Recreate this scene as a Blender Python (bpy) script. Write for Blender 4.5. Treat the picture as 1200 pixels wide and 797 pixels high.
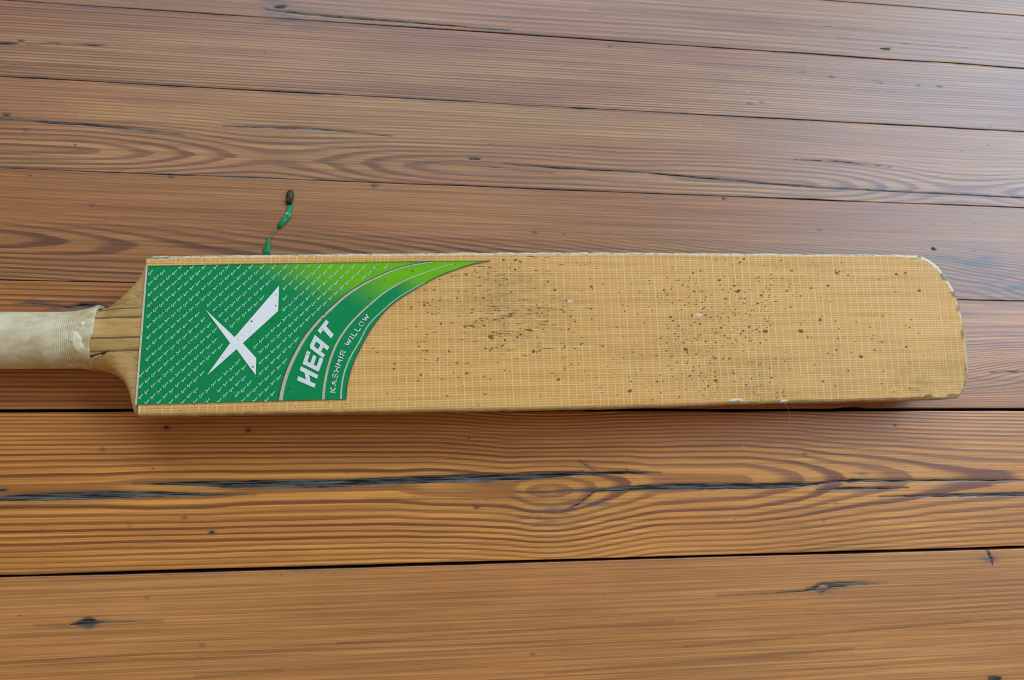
# Cricket bat lying on old pine floorboards, lit by a window.
import bpy, bmesh, math, random
import numpy as np
from mathutils import Vector

for o in list(bpy.data.objects):
    bpy.data.objects.remove(o, do_unlink=True)
scene = bpy.context.scene
COL = scene.collection

# ---------------------------------------------------------------- camera
cam_data = bpy.data.cameras.new('camera')
cam = bpy.data.objects.new('camera', cam_data)
COL.objects.link(cam)
cam.location = (0.15745, -0.09187, 0.60084)
cam.rotation_euler = (0.154821, -0.147694, -0.035792)
cam_data.sensor_width = 36.0
cam_data.lens = 36.0 * 967.0 / 1200.0
cam_data.clip_start = 0.02
cam_data.clip_end = 50.0
cam_data.dof.use_dof = True
cam_data.dof.focus_distance = 0.575
cam_data.dof.aperture_fstop = 22.0
scene.camera = cam
scene.cycles.filter_width = 1.0

# ---------------------------------------------------------------- light
world = bpy.data.worlds.new('World')
scene.world = world
world.use_nodes = True
bg = world.node_tree.nodes['Background']
bg.inputs['Color'].default_value = (1.0, 0.78, 0.50, 1)      # warm light coming back off the room
bg.inputs['Strength'].default_value = 0.27


def window_light(name, loc, aim, size, energy, color):
    l = bpy.data.lights.new(name, 'AREA')
    l.shape = 'RECTANGLE'
    l.size, l.size_y = size
    l.energy = energy
    l.color = color
    o = bpy.data.objects.new(name, l)
    COL.objects.link(o)
    o.location = loc
    d = Vector(aim) - Vector(loc)
    o.rotation_euler = d.to_track_quat('-Z', 'Y').to_euler()
    return o


window_light('window_light', (2.3, 0.85, 1.7), (0.3, 0.0, 0.0), (1.5, 1.5), 58.0, (0.46, 0.72, 1.0))
window_light('added_sheen_light', (0.35, 2.35, 2.35), (0.2, 0.0, 0.0), (2.8, 1.1), 62.0, (0.50, 0.74, 1.0))  # added lamp, no known window: cool sheen on far boards and grip top

scene.view_settings.view_transform = 'Standard'
scene.view_settings.look = 'None'
scene.view_settings.gamma = 1.0
scene.view_settings.exposure = 0.30
scene.view_settings.use_curve_mapping = False

# ---------------------------------------------------------------- measured outlines, millimetres
DATA = {'outline': [[1.62,51.47],[3.73,52.93],[43.4,54.21],[127.77,55.48],[229.48,56.8],[308.83,57.14],[406.03,56.89],[508.11,56.5],[557.39,56.39],[564.54,55.06],[570.69,52.52],[577.21,47.01],[582.69,38.95],[589.33,25.88],[592.14,11.15],[594.01,-5.0],[594.31,-19.78],[592.94,-34.17],[588.97,-46.65],[583.15,-53.28],[575.91,-54.72],[552.07,-54.92],[496.43,-55.05],[462.86,-54.87],[397.33,-54.83],[333.89,-55.38],[242.55,-55.16],[184.03,-54.53],[127.28,-53.92],[72.22,-53.33],[18.78,-53.04],[-1.9,-52.76]],'n_top': 16,'sh_up': [[-0.84,52.62],[-2.56,46.14],[-5.85,38.53],[-11.3,31.55],[-18.09,25.77],[-23.85,22.34],[-26.99,20.92],[-33.31,19.53]],'sh_lo': [[-3.92,-51.66],[-5.66,-46.59],[-7.46,-39.62],[-11.43,-31.06],[-17.42,-25.6],[-24.39,-22.37],[-30.75,-20.85],[-34.95,-20.49]],'grip_up': [[-104.45,19.46],[-94.07,19.38],[-73.12,19.05],[-54.61,19.08],[-46.64,19.54],[-41.33,20.55],[-37.1,21.97],[-34.44,22.94],[-31.78,23.68]],'grip_lo': [[-102.37,-18.04],[-92.09,-18.22],[-71.35,-18.48],[-53.01,-18.7],[-45.09,-18.96],[-39.77,-19.45],[-35.51,-19.98],[-32.84,-20.32],[-30.16,-20.59]],'edge': [[130.67,-44.81],[131.07,-38.1],[132.02,-32.5],[133.9,-25.02],[136.71,-17.98],[140.0,-11.11],[143.11,-5.24],[146.56,0.93],[153.35,10.5],[159.2,17.08],[166.04,22.51],[175.86,29.06],[185.75,34.86],[195.72,40.0],[205.72,43.76],[215.79,47.23],[223.86,49.09],[230.45,50.23]],'st_left': [[-1.63,-45.38],[2.36,46.12]],'st_top': [[2.36,46.12],[71.34,47.71],[139.31,48.88],[186.05,49.68],[230.34,50.25]],'st_bot': [[-1.63,-45.38],[40.06,-45.4],[83.19,-44.87],[130.74,-44.97]],'s1': [[88.15,-45.29],[89.27,-38.12],[91.38,-29.83],[94.75,-20.57],[99.23,-11.27],[103.75,-3.32],[109.4,4.2],[115.64,11.3],[122.11,17.48],[127.69,22.74],[133.42,27.43],[142.06,33.06],[151.73,38.03],[161.47,42.54],[171.26,45.77],[181.09,47.8],[189.98,49.03]],'s2': [[115.57,-44.92],[116.31,-36.85],[117.87,-27.54],[120.63,-17.25],[124.33,-7.85],[129.44,0.65],[135.04,7.77],[142.54,15.4],[150.1,22.13],[156.43,27.34],[166.2,33.5],[176.02,38.3],[185.9,42.03],[195.84,45.58],[204.83,47.83]],'s3': [[127.2,-44.92],[127.6,-37.09],[128.83,-29.63],[131.16,-22.14],[134.89,-14.16],[139.57,-6.34],[146.12,5.64],[156.29,15.91],[166.06,24.1],[175.88,29.96],[184.77,34.86]],'emblem': [[39.3,16.81],[58.28,-2.1],[86.56,32.64],[86.11,15.31],[63.53,-6.19],[72.28,-16.36],[71.99,-27.63],[59.62,-10.15],[41.22,-27.18],[55.47,-6.08]],'heat': {'H': [[109.96,-36.9],[112.32,-28.37],[98.67,-31.64],[101.08,-22.27]],'E': [[112.68,-26.22],[115.79,-17.55],[102.16,-20.7],[105.04,-11.83]],'A': [[115.61,-16.98],[119.65,-9.49],[106.31,-9.68],[110.14,-1.22]],'T': [[118.92,-6.64],[124.27,1.47],[111.97,1.61],[117.66,9.17]]},'kw': [[123.12,-41.66],[123.59,-37.01],[124.52,-31.42],[126.01,-25.34],[128.24,-18.32],[131.68,-10.8],[136.07,-3.72],[141.04,3.39],[146.23,10.07],[149.07,13.42]],'ticks': [[23.0,45.5],[30.5,45.5],[38.0,45.5],[45.5,45.5],[53.0,45.5],[60.5,45.5],[68.0,45.5],[75.5,45.5],[83.0,45.5],[90.5,45.5],[98.0,45.5],[105.5,45.5],[113.0,45.5],[120.5,45.5],[128.0,45.5],[135.5,45.5],[143.0,45.5],[150.5,45.5],[158.0,45.5],[4.3,41.7],[8.0,38.4],[11.8,41.7],[15.5,38.4],[19.3,41.7],[23.0,38.4],[26.8,41.7],[30.5,38.4],[34.3,41.7],[38.0,38.4],[41.8,41.7],[45.5,38.4],[49.3,41.7],[53.0,38.4],[56.8,41.7],[60.5,38.4],[64.3,41.7],[68.0,38.4],[71.8,41.7],[75.5,38.4],[79.3,41.7],[83.0,38.4],[86.8,41.7],[90.5,38.4],[94.3,41.7],[98.0,38.4],[101.8,41.7],[105.5,38.4],[109.3,41.7],[113.0,38.4],[116.8,41.7],[120.5,38.4],[124.3,41.7],[128.0,38.4],[131.8,41.7],[135.5,38.4],[139.3,41.7],[143.0,38.4],[146.8,41.7],[4.3,34.5],[8.0,31.2],[11.8,34.5],[15.5,31.2],[19.3,34.5],[23.0,31.2],[26.8,34.5],[30.5,31.2],[34.3,34.5],[38.0,31.2],[41.8,34.5],[45.5,31.2],[49.3,34.5],[53.0,31.2],[56.8,34.5],[60.5,31.2],[64.3,34.5],[68.0,31.2],[71.8,34.5],[75.5,31.2],[79.3,34.5],[90.5,31.2],[94.3,34.5],[98.0,31.2],[101.8,34.5],[105.5,31.2],[109.3,34.5],[113.0,31.2],[116.8,34.5],[120.5,31.2],[124.3,34.5],[128.0,31.2],[131.8,34.5],[4.3,27.4],[8.0,24.1],[11.8,27.4],[15.5,24.1],[19.3,27.4],[23.0,24.1],[26.8,27.4],[30.5,24.1],[34.3,27.4],[38.0,24.1],[41.8,27.4],[45.5,24.1],[49.3,27.4],[53.0,24.1],[56.8,27.4],[60.5,24.1],[64.3,27.4],[68.0,24.1],[71.8,27.4],[75.5,24.1],[90.5,24.1],[94.3,27.4],[98.0,24.1],[101.8,27.4],[105.5,24.1],[109.3,27.4],[113.0,24.1],[116.8,27.4],[120.5,24.1],[124.3,27.4],[4.3,20.2],[8.0,16.9],[11.8,20.2],[15.5,16.9],[19.3,20.2],[23.0,16.9],[26.8,20.2],[30.5,16.9],[34.3,20.2],[41.8,20.2],[45.5,16.9],[49.3,20.2],[53.0,16.9],[56.8,20.2],[60.5,16.9],[64.3,20.2],[68.0,16.9],[71.8,20.2],[90.5,16.9],[94.3,20.2],[98.0,16.9],[101.8,20.2],[105.5,16.9],[109.3,20.2],[113.0,16.9],[116.8,20.2],[4.3,13.1],[8.0,9.8],[11.8,13.1],[15.5,9.8],[19.3,13.1],[23.0,9.8],[26.8,13.1],[30.5,9.8],[34.3,13.1],[38.0,9.8],[49.3,13.1],[53.0,9.8],[56.8,13.1],[60.5,9.8],[64.3,13.1],[90.5,9.8],[94.3,13.1],[98.0,9.8],[101.8,13.1],[105.5,9.8],[109.3,13.1],[4.3,5.9],[8.0,2.6],[11.8,5.9],[15.5,2.6],[19.3,5.9],[23.0,2.6],[26.8,5.9],[30.5,2.6],[34.3,5.9],[38.0,2.6],[41.8,5.9],[45.5,2.6],[56.8,5.9],[83.0,2.6],[86.8,5.9],[90.5,2.6],[94.3,5.9],[98.0,2.6],[101.8,5.9],[4.3,-1.2],[8.0,-4.5],[11.8,-1.2],[15.5,-4.5],[19.3,-1.2],[23.0,-4.5],[26.8,-1.2],[30.5,-4.5],[34.3,-1.2],[38.0,-4.5],[41.8,-1.2],[45.5,-4.5],[75.5,-4.5],[79.3,-1.2],[83.0,-4.5],[86.8,-1.2],[90.5,-4.5],[94.3,-1.2],[98.0,-4.5],[4.3,-8.4],[8.0,-11.7],[11.8,-8.4],[15.5,-11.7],[19.3,-8.4],[23.0,-11.7],[26.8,-8.4],[30.5,-11.7],[34.3,-8.4],[38.0,-11.7],[41.8,-8.4],[45.5,-11.7],[49.3,-8.4],[71.8,-8.4],[75.5,-11.7],[79.3,-8.4],[83.0,-11.7],[86.8,-8.4],[90.5,-11.7],[94.3,-8.4],[4.3,-15.5],[8.0,-18.8],[11.8,-15.5],[15.5,-18.8],[19.3,-15.5],[23.0,-18.8],[26.8,-15.5],[30.5,-18.8],[34.3,-15.5],[38.0,-18.8],[41.8,-15.5],[60.5,-18.8],[75.5,-18.8],[79.3,-15.5],[83.0,-18.8],[86.8,-15.5],[90.5,-18.8],[0.5,-26.0],[4.3,-22.7],[8.0,-26.0],[11.8,-22.7],[15.5,-26.0],[19.3,-22.7],[23.0,-26.0],[26.8,-22.7],[30.5,-26.0],[34.3,-22.7],[38.0,-26.0],[53.0,-26.0],[56.8,-22.7],[60.5,-26.0],[64.3,-22.7],[75.5,-26.0],[79.3,-22.7],[83.0,-26.0],[86.8,-22.7],[0.5,-33.1],[4.3,-29.8],[8.0,-33.1],[11.8,-29.8],[15.5,-33.1],[19.3,-29.8],[23.0,-33.1],[26.8,-29.8],[30.5,-33.1],[34.3,-29.8],[38.0,-33.1],[45.5,-33.1],[49.3,-29.8],[53.0,-33.1],[56.8,-29.8],[60.5,-33.1],[64.3,-29.8],[68.0,-33.1],[75.5,-33.1],[79.3,-29.8],[83.0,-33.1],[86.8,-29.8],[0.5,-40.3],[4.3,-37.0],[8.0,-40.3],[11.8,-37.0],[15.5,-40.3],[19.3,-37.0],[23.0,-40.3],[26.8,-37.0],[30.5,-40.3],[34.3,-37.0],[38.0,-40.3],[41.8,-37.0],[45.5,-40.3],[49.3,-37.0],[53.0,-40.3],[56.8,-37.0],[60.5,-40.3],[64.3,-37.0],[68.0,-40.3],[71.8,-37.0],[75.5,-40.3],[79.3,-37.0],[83.0,-40.3],[4.3,-44.1],[11.8,-44.1],[19.3,-44.1],[26.8,-44.1],[34.3,-44.1],[41.8,-44.1],[49.3,-44.1],[56.8,-44.1],[64.3,-44.1],[71.8,-44.1],[79.3,-44.1]],'cracks': {6: [[[-110.1,-105.3,0.93],[-94.4,-105.0,1.24],[-81.4,-104.1,2.48],[-41.4,-103.6,2.79],[-14.3,-103.2,2.33],[13.3,-103.4,1.55],[41.3,-104.4,0.78],[69.6,-104.5,0.25]],[[-11.9,-96.1,0.31],[12.9,-96.5,0.93],[32.5,-96.7,1.55],[52.3,-97.3,2.33],[69.4,-97.5,2.63],[115.7,-97.9,2.63],[175.1,-96.0,2.63],[221.0,-95.1,2.79],[236.5,-95.0,2.48],[271.0,-94.2,2.17],[294.6,-93.0,1.24],[335.4,-92.8,0.93],[361.7,-93.2,0.25]],[[248.9,-105.2,0.25],[260.1,-106.3,0.37],[286.7,-105.8,0.62],[318.8,-105.1,1.24],[351.4,-103.7,2.02],[384.5,-103.5,2.33],[418.2,-104.0,2.33],[445.5,-104.1,2.17],[473.2,-103.5,1.55],[494.2,-102.5,0.62]],[[483.7,-102.4,0.31],[515.6,-100.9,1.24],[551.3,-101.3,0.93],[602.4,-101.7,0.78],[669.8,-102.9,0.46]],[[484.7,-107.5,0.31],[509.4,-106.9,1.24],[536.5,-107.0,0.93],[561.7,-107.0,0.25]],[[535.9,-113.5,0.25],[579.2,-113.5,0.78],[593.9,-113.4,1.24],[638.4,-113.5,1.4],[683.8,-113.5,1.24]],[[298.7,-83.7,0.31],[305.1,-87.5,0.56],[311.4,-91.3,0.31]],[[286.4,-120.5,0.25],[299.3,-114.0,0.68],[309.1,-106.8,0.46]],[[145.4,-109.0,-0.19],[224.0,-110.3,0.06],[273.9,-110.2,-0.12]],[[-94.8,-100.0,1.55],[-90.7,-98.9,0.31]]],7: [[[-67.5,-186.5,-0.19],[-46.6,-187.0,0.31],[-41.4,-186.4,0.93],[-35.6,-186.1,3.41],[-34.0,-186.1,3.41],[-28.8,-186.0,0.93],[-22.9,-186.0,0.46],[12.0,-186.5,-0.19]],[[400.6,-183.0,-0.19],[440.6,-182.5,0.09],[467.7,-182.2,0.46],[476.7,-180.6,1.08],[483.2,-177.1,0.62],[492.0,-179.2,1.08],[509.3,-178.5,0.78],[537.4,-177.8,-0.15]],[[476.7,-180.6,0.62],[482.7,-183.3,0.5],[489.8,-180.4,0.62]],[[473.3,-180.5,0.31],[483.8,-177.1,0.93],[520.0,-176.3,0.22]],[[624.0,-156.2,0.93],[626.9,-162.8,1.24],[627.2,-167.3,0.62]],[[615.7,-251.1,1.55],[624.4,-251.5,1.24]],[[126.7,-205.6,-0.15],[223.5,-203.2,-0.03],[367.1,-199.9,-0.15]],[[35.4,-223.1,-0.15],[73.7,-222.1,-0.03],[90.4,-221.8,-0.15]],[[271.7,-232.2,-0.15],[308.9,-230.5,-0.06],[372.3,-229.2,-0.15],[505.6,-224.7,-0.19]],[[372.8,-218.0,-0.19],[506.6,-212.5,-0.06],[650.0,-206.6,-0.15]]],5: [[[-96.5,27.0,-0.15],[-85.6,27.8,0.62],[-71.8,26.8,0.15],[-60.7,25.2,0.78],[-49.7,26.6,1.55],[-43.0,27.4,1.24],[-35.6,25.7,0.15]],[[641.6,-16.6,0.15],[657.0,-15.8,0.28],[684.2,-15.6,0.15]]],4: [[[-105.0,32.2,0.15],[-72.3,34.0,0.25],[-39.0,34.1,0.15]]],3: [[[-126.1,161.0,0.31],[-114.9,160.3,0.5],[-81.0,158.9,0.62],[-58.1,158.8,0.81],[-23.1,156.8,0.62],[9.4,154.5,0.25]],[[37.2,162.5,0.25],[60.3,163.1,0.5],[91.0,164.0,0.62],[122.2,162.9,0.43],[160.3,160.8,0.22]],[[245.0,143.0,0.19],[285.1,141.3,0.56],[353.7,140.8,0.5],[417.1,137.8,0.68],[504.4,134.3,0.43],[706.1,132.6,0.5]],[[483.8,157.3,0.19],[521.1,157.6,0.46],[570.3,154.6,0.22]],[[147.8,141.3,-0.15],[238.4,139.9,0.09],[285.0,137.1,-0.15]],[[-112.3,163.0,1.24],[-109.5,163.2,0.93]],[[218.7,145.9,0.93],[226.6,145.9,0.62]],[[141.8,121.0,1.55],[151.9,120.7,1.55]]],2: [[[-122.1,216.8,0.62],[-112.5,217.5,0.93],[-106.9,217.9,0.12]],[[-108.1,219.8,0.19],[-105.3,220.0,0.5],[-103.6,219.8,0.19]],[[-102.3,217.5,-0.15],[-84.0,219.5,0.31],[-80.5,219.4,0.62],[-78.2,219.5,-0.12],[-59.0,219.8,0.31],[-56.1,219.7,0.62],[-47.3,220.0,-0.19]],[[493.5,234.2,0.19],[498.8,234.2,0.37]],[[520.7,231.4,0.19],[525.2,230.9,0.31]],[[559.9,230.8,0.25],[567.5,228.6,0.37]],[[599.7,228.6,0.19],[602.8,228.4,0.25]],[[618.7,229.0,0.31],[623.5,228.9,0.28]],[[446.8,203.8,0.25],[451.2,203.3,0.15]],[[458.0,205.2,0.31],[460.9,205.0,0.25]],[[330.5,245.1,0.25],[333.3,245.3,0.19]]],1: [[[63.2,257.3,0.25],[94.8,255.5,0.62],[133.3,254.9,0.74],[185.7,254.4,0.5],[252.9,253.5,0.31]],[[71.3,259.4,0.93],[77.6,260.5,1.24]],[[569.4,259.9,0.62],[577.3,260.0,0.74]],[[315.8,276.5,-0.19],[454.0,276.3,-0.03],[715.3,277.0,0.0]],[[529.5,267.2,-0.19],[592.0,266.1,-0.06],[714.1,266.5,-0.09]]]},'spots': [[8.2,-58.1,1.4],[62.9,-60.1,1.55],[41.2,-129.6,1.55],[22.9,-119.5,0.78],[-12.0,-124.5,0.46],[476.8,-80.9,0.78],[554.4,-59.0,0.93],[488.6,-130.6,0.62],[222.1,-116.3,0.62],[131.4,-89.8,0.46],[-32.4,-73.0,0.93],[-49.7,98.7,0.93],[422.0,121.7,1.24],[146.9,121.2,1.55],[268.2,88.8,0.78],[501.8,98.3,0.62],[602.8,106.6,0.46],[2.1,122.4,1.24],[38.3,-203.1,0.62],[262.2,-218.6,0.62],[500.1,-118.1,0.46],[224.0,-116.3,0.62],[661.4,178.4,0.46],[-97.5,152.3,0.62],[-112.3,163.0,1.24],[1.4,-171.0,0.46]],'stains': [[-110.8,194.7,8.7],[85.4,251.3,13.6],[72.6,260.1,8.7],[-44.0,25.5,11.2],[-36.2,-186.0,6.2],[483.6,-180.2,7.4],[625.5,-162.8,5.6],[273.7,-123.3,13.6],[148.1,120.6,5.0],[636.3,77.1,18.6],[673.1,56.2,18.6],[-71.8,26.2,8.7],[305.6,-114.7,12.4],[523.0,-96.4,5.0]],'sl_tip': [[88.88,113.38],[90.98,112.33],[91.75,109.19],[91.1,105.15],[89.43,102.08],[86.41,102.76],[86.22,106.42],[87.04,110.47]],'sl_body': [[87.42,101.52],[91.28,101.92],[90.29,97.08],[89.64,91.9],[86.65,88.32],[81.93,83.66],[79.52,84.88],[81.9,88.98],[85.21,93.64],[86.86,97.49]],'sl_thread': [[80.2,84.51],[78.15,81.13],[76.1,78.29],[74.71,75.81]],'sl_end': [[73.22,76.51],[75.53,76.7],[75.07,71.85],[75.64,63.52],[70.37,63.15],[70.47,69.81],[72.61,70.52]],'hair': [[442.35,-54.38],[446.76,-57.31],[450.31,-62.41],[452.13,-68.09],[452.83,-74.97]],'crumb': [[603.59,71.24]],'specks': [[183.7,18.6,0.9],[475.5,5.8,1.2],[542.7,-15.6,1.02],[548.6,41.4,0.96],[558.3,27.4,1.05],[461.6,23.9,0.72],[477.8,22.5,0.48],[377.2,-7.1,0.66],[356.5,28.8,0.9],[379.4,41.4,0.78],[391.6,-21.6,0.96],[284.6,0.8,0.72],[288.1,-1.7,0.6],[319.4,1.7,0.54],[308.7,-11.7,0.6],[258.9,-14.6,1.2],[271.3,35.3,0.9],[276.0,29.1,0.96],[248.6,50.8,1.05],[248.4,44.0,0.75],[363.1,31.3,0.45],[340.4,37.7,0.6],[308.1,-11.1,0.42],[409.2,11.4,0.6],[419.6,1.2,0.9],[427.2,-2.6,0.6],[447.9,-30.6,0.48],[492.0,41.4,1.2],[470.3,29.7,0.9],[473.6,-40.5,0.6],[541.8,-46.4,0.75],[385.0,-41.2,0.9],[391.6,-38.9,0.66],[382.3,-43.6,0.6],[519.5,-42.7,0.72],[496.9,49.3,0.6],[572.0,6.2,0.45],[576.7,3.5,0.36],[223.8,-43.6,0.72],[240.1,50.8,0.9],[190.4,29.4,0.6],[338.7,-41.4,0.48],[280.3,-25.8,0.48]],'flakes': [[286.73,21.02],[381.72,10.4]],'tears': [[404.76,-52.34],[441.15,-53.83],[11.05,52.35]],'clus': {'streak': [[211.57,2.19],[250.74,9.65],[245.62,35.34]],'spot': [[393.88,-9.15],[416.0,22.2],[366.41,-33.45],[427.1,-3.28]]}}
ANG = -0.024487                      # the boards run almost along the bat
JOINTS = [0.3005, 0.25069, 0.19188, 0.12386, 0.04348, -0.04638, -0.15471, -0.262]
FACE_Z = 0.0390
rng = np.random.default_rng(7)


def M(pts):
    return np.array(pts, float) / 1000.0


# ---------------------------------------------------------------- helpers
def smooth(a, b, x):
    t = np.clip((x - a) / (b - a), 0, 1)
    return t * t * (3 - 2 * t)


def vnoise(x, y, seed=0):
    r = np.random.default_rng(seed).random((256, 256))
    xi = np.floor(x).astype(int); yi = np.floor(y).astype(int)
    fx = x - xi; fy = y - yi
    fx = fx * fx * (3 - 2 * fx); fy = fy * fy * (3 - 2 * fy)
    a = r[xi & 255, yi & 255]; b = r[(xi + 1) & 255, yi & 255]
    c = r[xi & 255, (yi + 1) & 255]; d = r[(xi + 1) & 255, (yi + 1) & 255]
    return (a * (1 - fx) + b * fx) * (1 - fy) + (c * (1 - fx) + d * fx) * fy * 1.0 - 0.5


def fbm(x, y, seed=0, n=3):
    s = 0; amp = 1.0
    for k in range(n):
        s = s + amp * vnoise(x * 2 ** k, y * 2 ** k, seed + k); amp *= 0.5
    return s


def link(name, me, mat, parent=None, smooth_shade=False):
    o = bpy.data.objects.new(name, me)
    COL.objects.link(o)
    if mat is not None and not me.materials:
        me.materials.append(mat)
    if parent is not None:
        o.parent = parent
    if smooth_shade:
        me.polygons.foreach_set('use_smooth', np.ones(len(me.polygons), bool))
    return o


def mesh(name, verts, faces):
    me = bpy.data.meshes.new(name)
    me.from_pydata([tuple(v) for v in verts], [], faces)
    me.update()
    return me


def grid_mesh(name, X, Y, Z, attrs=None):
    """X, Y, Z: (n, m) arrays; fast regular quad grid."""
    n, m = X.shape
    co = np.stack([X, Y, Z], -1).reshape(-1, 3).astype(np.float32)
    idx = np.arange(n * m).reshape(n, m)
    q = np.stack([idx[:-1, :-1], idx[1:, :-1], idx[1:, 1:], idx[:-1, 1:]], -1).reshape(-1, 4)
    me = bpy.data.meshes.new(name)
    me.vertices.add(len(co)); me.vertices.foreach_set('co', co.ravel())
    me.loops.add(q.size); me.loops.foreach_set('vertex_index', q.ravel().astype(np.int32))
    me.polygons.add(len(q))
    me.polygons.foreach_set('loop_start', np.arange(0, q.size, 4, dtype=np.int32))
    me.update(calc_edges=True)
    for k, a in (attrs or {}).items():
        at = me.attributes.new(k, 'FLOAT', 'POINT')
        at.data.foreach_set('value', np.asarray(a, np.float32).ravel())
    me.polygons.foreach_set('use_smooth', np.ones(len(q), bool))
    return me


def tag(o, label=None, cat=None, kind=None, group=None):
    if label: o['label'] = label
    if cat: o['category'] = cat
    if kind: o['kind'] = kind
    if group: o['group'] = group
    return o


def empty(name, loc=(0, 0, 0)):
    o = bpy.data.objects.new(name, None)
    COL.objects.link(o)
    o.location = loc
    return o


# ---------------------------------------------------------------- node maths
class N:
    """A shader socket with arithmetic."""
    def __init__(s, nt, sock): s.nt, s.s = nt, sock

    def op(s, kind, *others, clamp=False):
        n = s.nt.nodes.new('ShaderNodeMath'); n.operation = kind; n.use_clamp = clamp
        for i, v in enumerate((s,) + others):
            if isinstance(v, N): s.nt.links.new(v.s, n.inputs[i])
            else: n.inputs[i].default_value = v
        return N(s.nt, n.outputs[0])

    def __add__(s, o): return s.op('ADD', o)
    __radd__ = __add__
    def __mul__(s, o): return s.op('MULTIPLY', o)
    __rmul__ = __mul__
    def __sub__(s, o): return s.op('SUBTRACT', o)
    def __rsub__(s, o): return (s * -1.0) + o
    def frac(s): return s.op('FRACT')
    def floor(s): return s.op('FLOOR')
    def max(s, o): return s.op('MAXIMUM', o)
    def min(s, o): return s.op('MINIMUM', o)
    def abs(s): return s.op('ABSOLUTE')
    def pow(s, o): return s.op('POWER', o)

    def step(s, a, b, lo=0.0, hi=1.0):
        n = s.nt.nodes.new('ShaderNodeMapRange'); n.interpolation_type = 'SMOOTHSTEP'
        s.nt.links.new(s.s, n.inputs['Value'])
        for k, v in (('From Min', a), ('From Max', b), ('To Min', lo), ('To Max', hi)):
            n.inputs[k].default_value = v
        return N(s.nt, n.outputs['Result'])


class Mat:
    def __init__(s, name):
        s.m = bpy.data.materials.new(name); s.m.use_nodes = True
        s.nt = s.m.node_tree
        s.b = s.nt.nodes['Principled BSDF']
        s.tc = s.nt.nodes.new('ShaderNodeTexCoord')

    def attr(s, name):
        n = s.nt.nodes.new('ShaderNodeAttribute'); n.attribute_name = name
        return N(s.nt, n.outputs['Fac'])

    def xyz(s):
        n = s.nt.nodes.new('ShaderNodeSeparateXYZ')
        s.nt.links.new(s.tc.outputs['Object'], n.inputs[0])
        return [N(s.nt, o) for o in n.outputs]

    def vec(s, scale=(1, 1, 1), loc=(0, 0, 0)):
        n = s.nt.nodes.new('ShaderNodeMapping')
        s.nt.links.new(s.tc.outputs['Object'], n.inputs['Vector'])
        n.inputs['Scale'].default_value = scale; n.inputs['Location'].default_value = loc
        return n.outputs[0]

    def noise(s, scale=(1, 1, 1), loc=(0, 0, 0), detail=3.0, rough=0.55, dist=0.0):
        n = s.nt.nodes.new('ShaderNodeTexNoise')
        s.nt.links.new(s.vec(scale, loc), n.inputs['Vector'])
        n.inputs['Scale'].default_value = 1.0; n.inputs['Detail'].default_value = detail
        n.inputs['Roughness'].default_value = rough; n.inputs['Distortion'].default_value = dist
        return N(s.nt, n.outputs[0])

    def voro(s, scale=(1, 1, 1), loc=(0, 0, 0), rand=1.0):
        n = s.nt.nodes.new('ShaderNodeTexVoronoi')
        s.nt.links.new(s.vec(scale, loc), n.inputs['Vector'])
        n.inputs['Scale'].default_value = 1.0; n.inputs['Randomness'].default_value = rand
        sep = s.nt.nodes.new('ShaderNodeSeparateColor')
        s.nt.links.new(n.outputs['Color'], sep.inputs[0])
        return N(s.nt, n.outputs['Distance']), N(s.nt, sep.outputs[0]), N(s.nt, sep.outputs[1])

    def white(s, x):
        n = s.nt.nodes.new('ShaderNodeTexWhiteNoise'); n.noise_dimensions = '1D'
        s.nt.links.new(x.s, n.inputs['W'])
        return N(s.nt, n.outputs['Value'])

    def rgb(s, c):
        n = s.nt.nodes.new('ShaderNodeRGB'); n.outputs[0].default_value = (*c, 1)
        return n.outputs[0]

    def mix(s, f, a, b, mode='MIX'):
        n = s.nt.nodes.new('ShaderNodeMix'); n.data_type = 'RGBA'; n.blend_type = mode
        if isinstance(f, N): s.nt.links.new(f.s, n.inputs[0])
        else: n.inputs[0].default_value = f
        for k, v in ((6, a), (7, b)):
            if isinstance(v, tuple): n.inputs[k].default_value = (*v, 1)
            elif isinstance(v, N):
                s.nt.links.new(v.s, n.inputs[k])
            else: s.nt.links.new(v, n.inputs[k])
        return n.outputs[2]

    def scale(s, col, f):
        n = s.nt.nodes.new('ShaderNodeVectorMath'); n.operation = 'SCALE'
        s.nt.links.new(col, n.inputs[0])
        s.nt.links.new(f.s, n.inputs['Scale'])
        return n.outputs[0]

    def done(s, col, rough=0.5, bump=None, bstr=0.3, bdist=0.0005, spec=0.5, coat=0.0, coat_rough=0.2):
        if isinstance(col, tuple): s.b.inputs['Base Color'].default_value = (*col, 1)
        else: s.nt.links.new(col, s.b.inputs['Base Color'])
        if isinstance(rough, N): s.nt.links.new(rough.s, s.b.inputs['Roughness'])
        else: s.b.inputs['Roughness'].default_value = rough
        if isinstance(spec, N): s.nt.links.new(spec.s, s.b.inputs['Specular IOR Level'])
        else: s.b.inputs['Specular IOR Level'].default_value = spec
        if isinstance(coat, N): s.nt.links.new(coat.s, s.b.inputs['Coat Weight'])
        else: s.b.inputs['Coat Weight'].default_value = coat
        s.b.inputs['Coat Roughness'].default_value = coat_rough
        if bump is not None:
            n = s.nt.nodes.new('ShaderNodeBump')
            n.inputs['Strength'].default_value = bstr; n.inputs['Distance'].default_value = bdist
            s.nt.links.new(bump.s, n.inputs['Height'])
            s.nt.links.new(n.outputs[0], s.b.inputs['Normal'])
        return s.m


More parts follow.
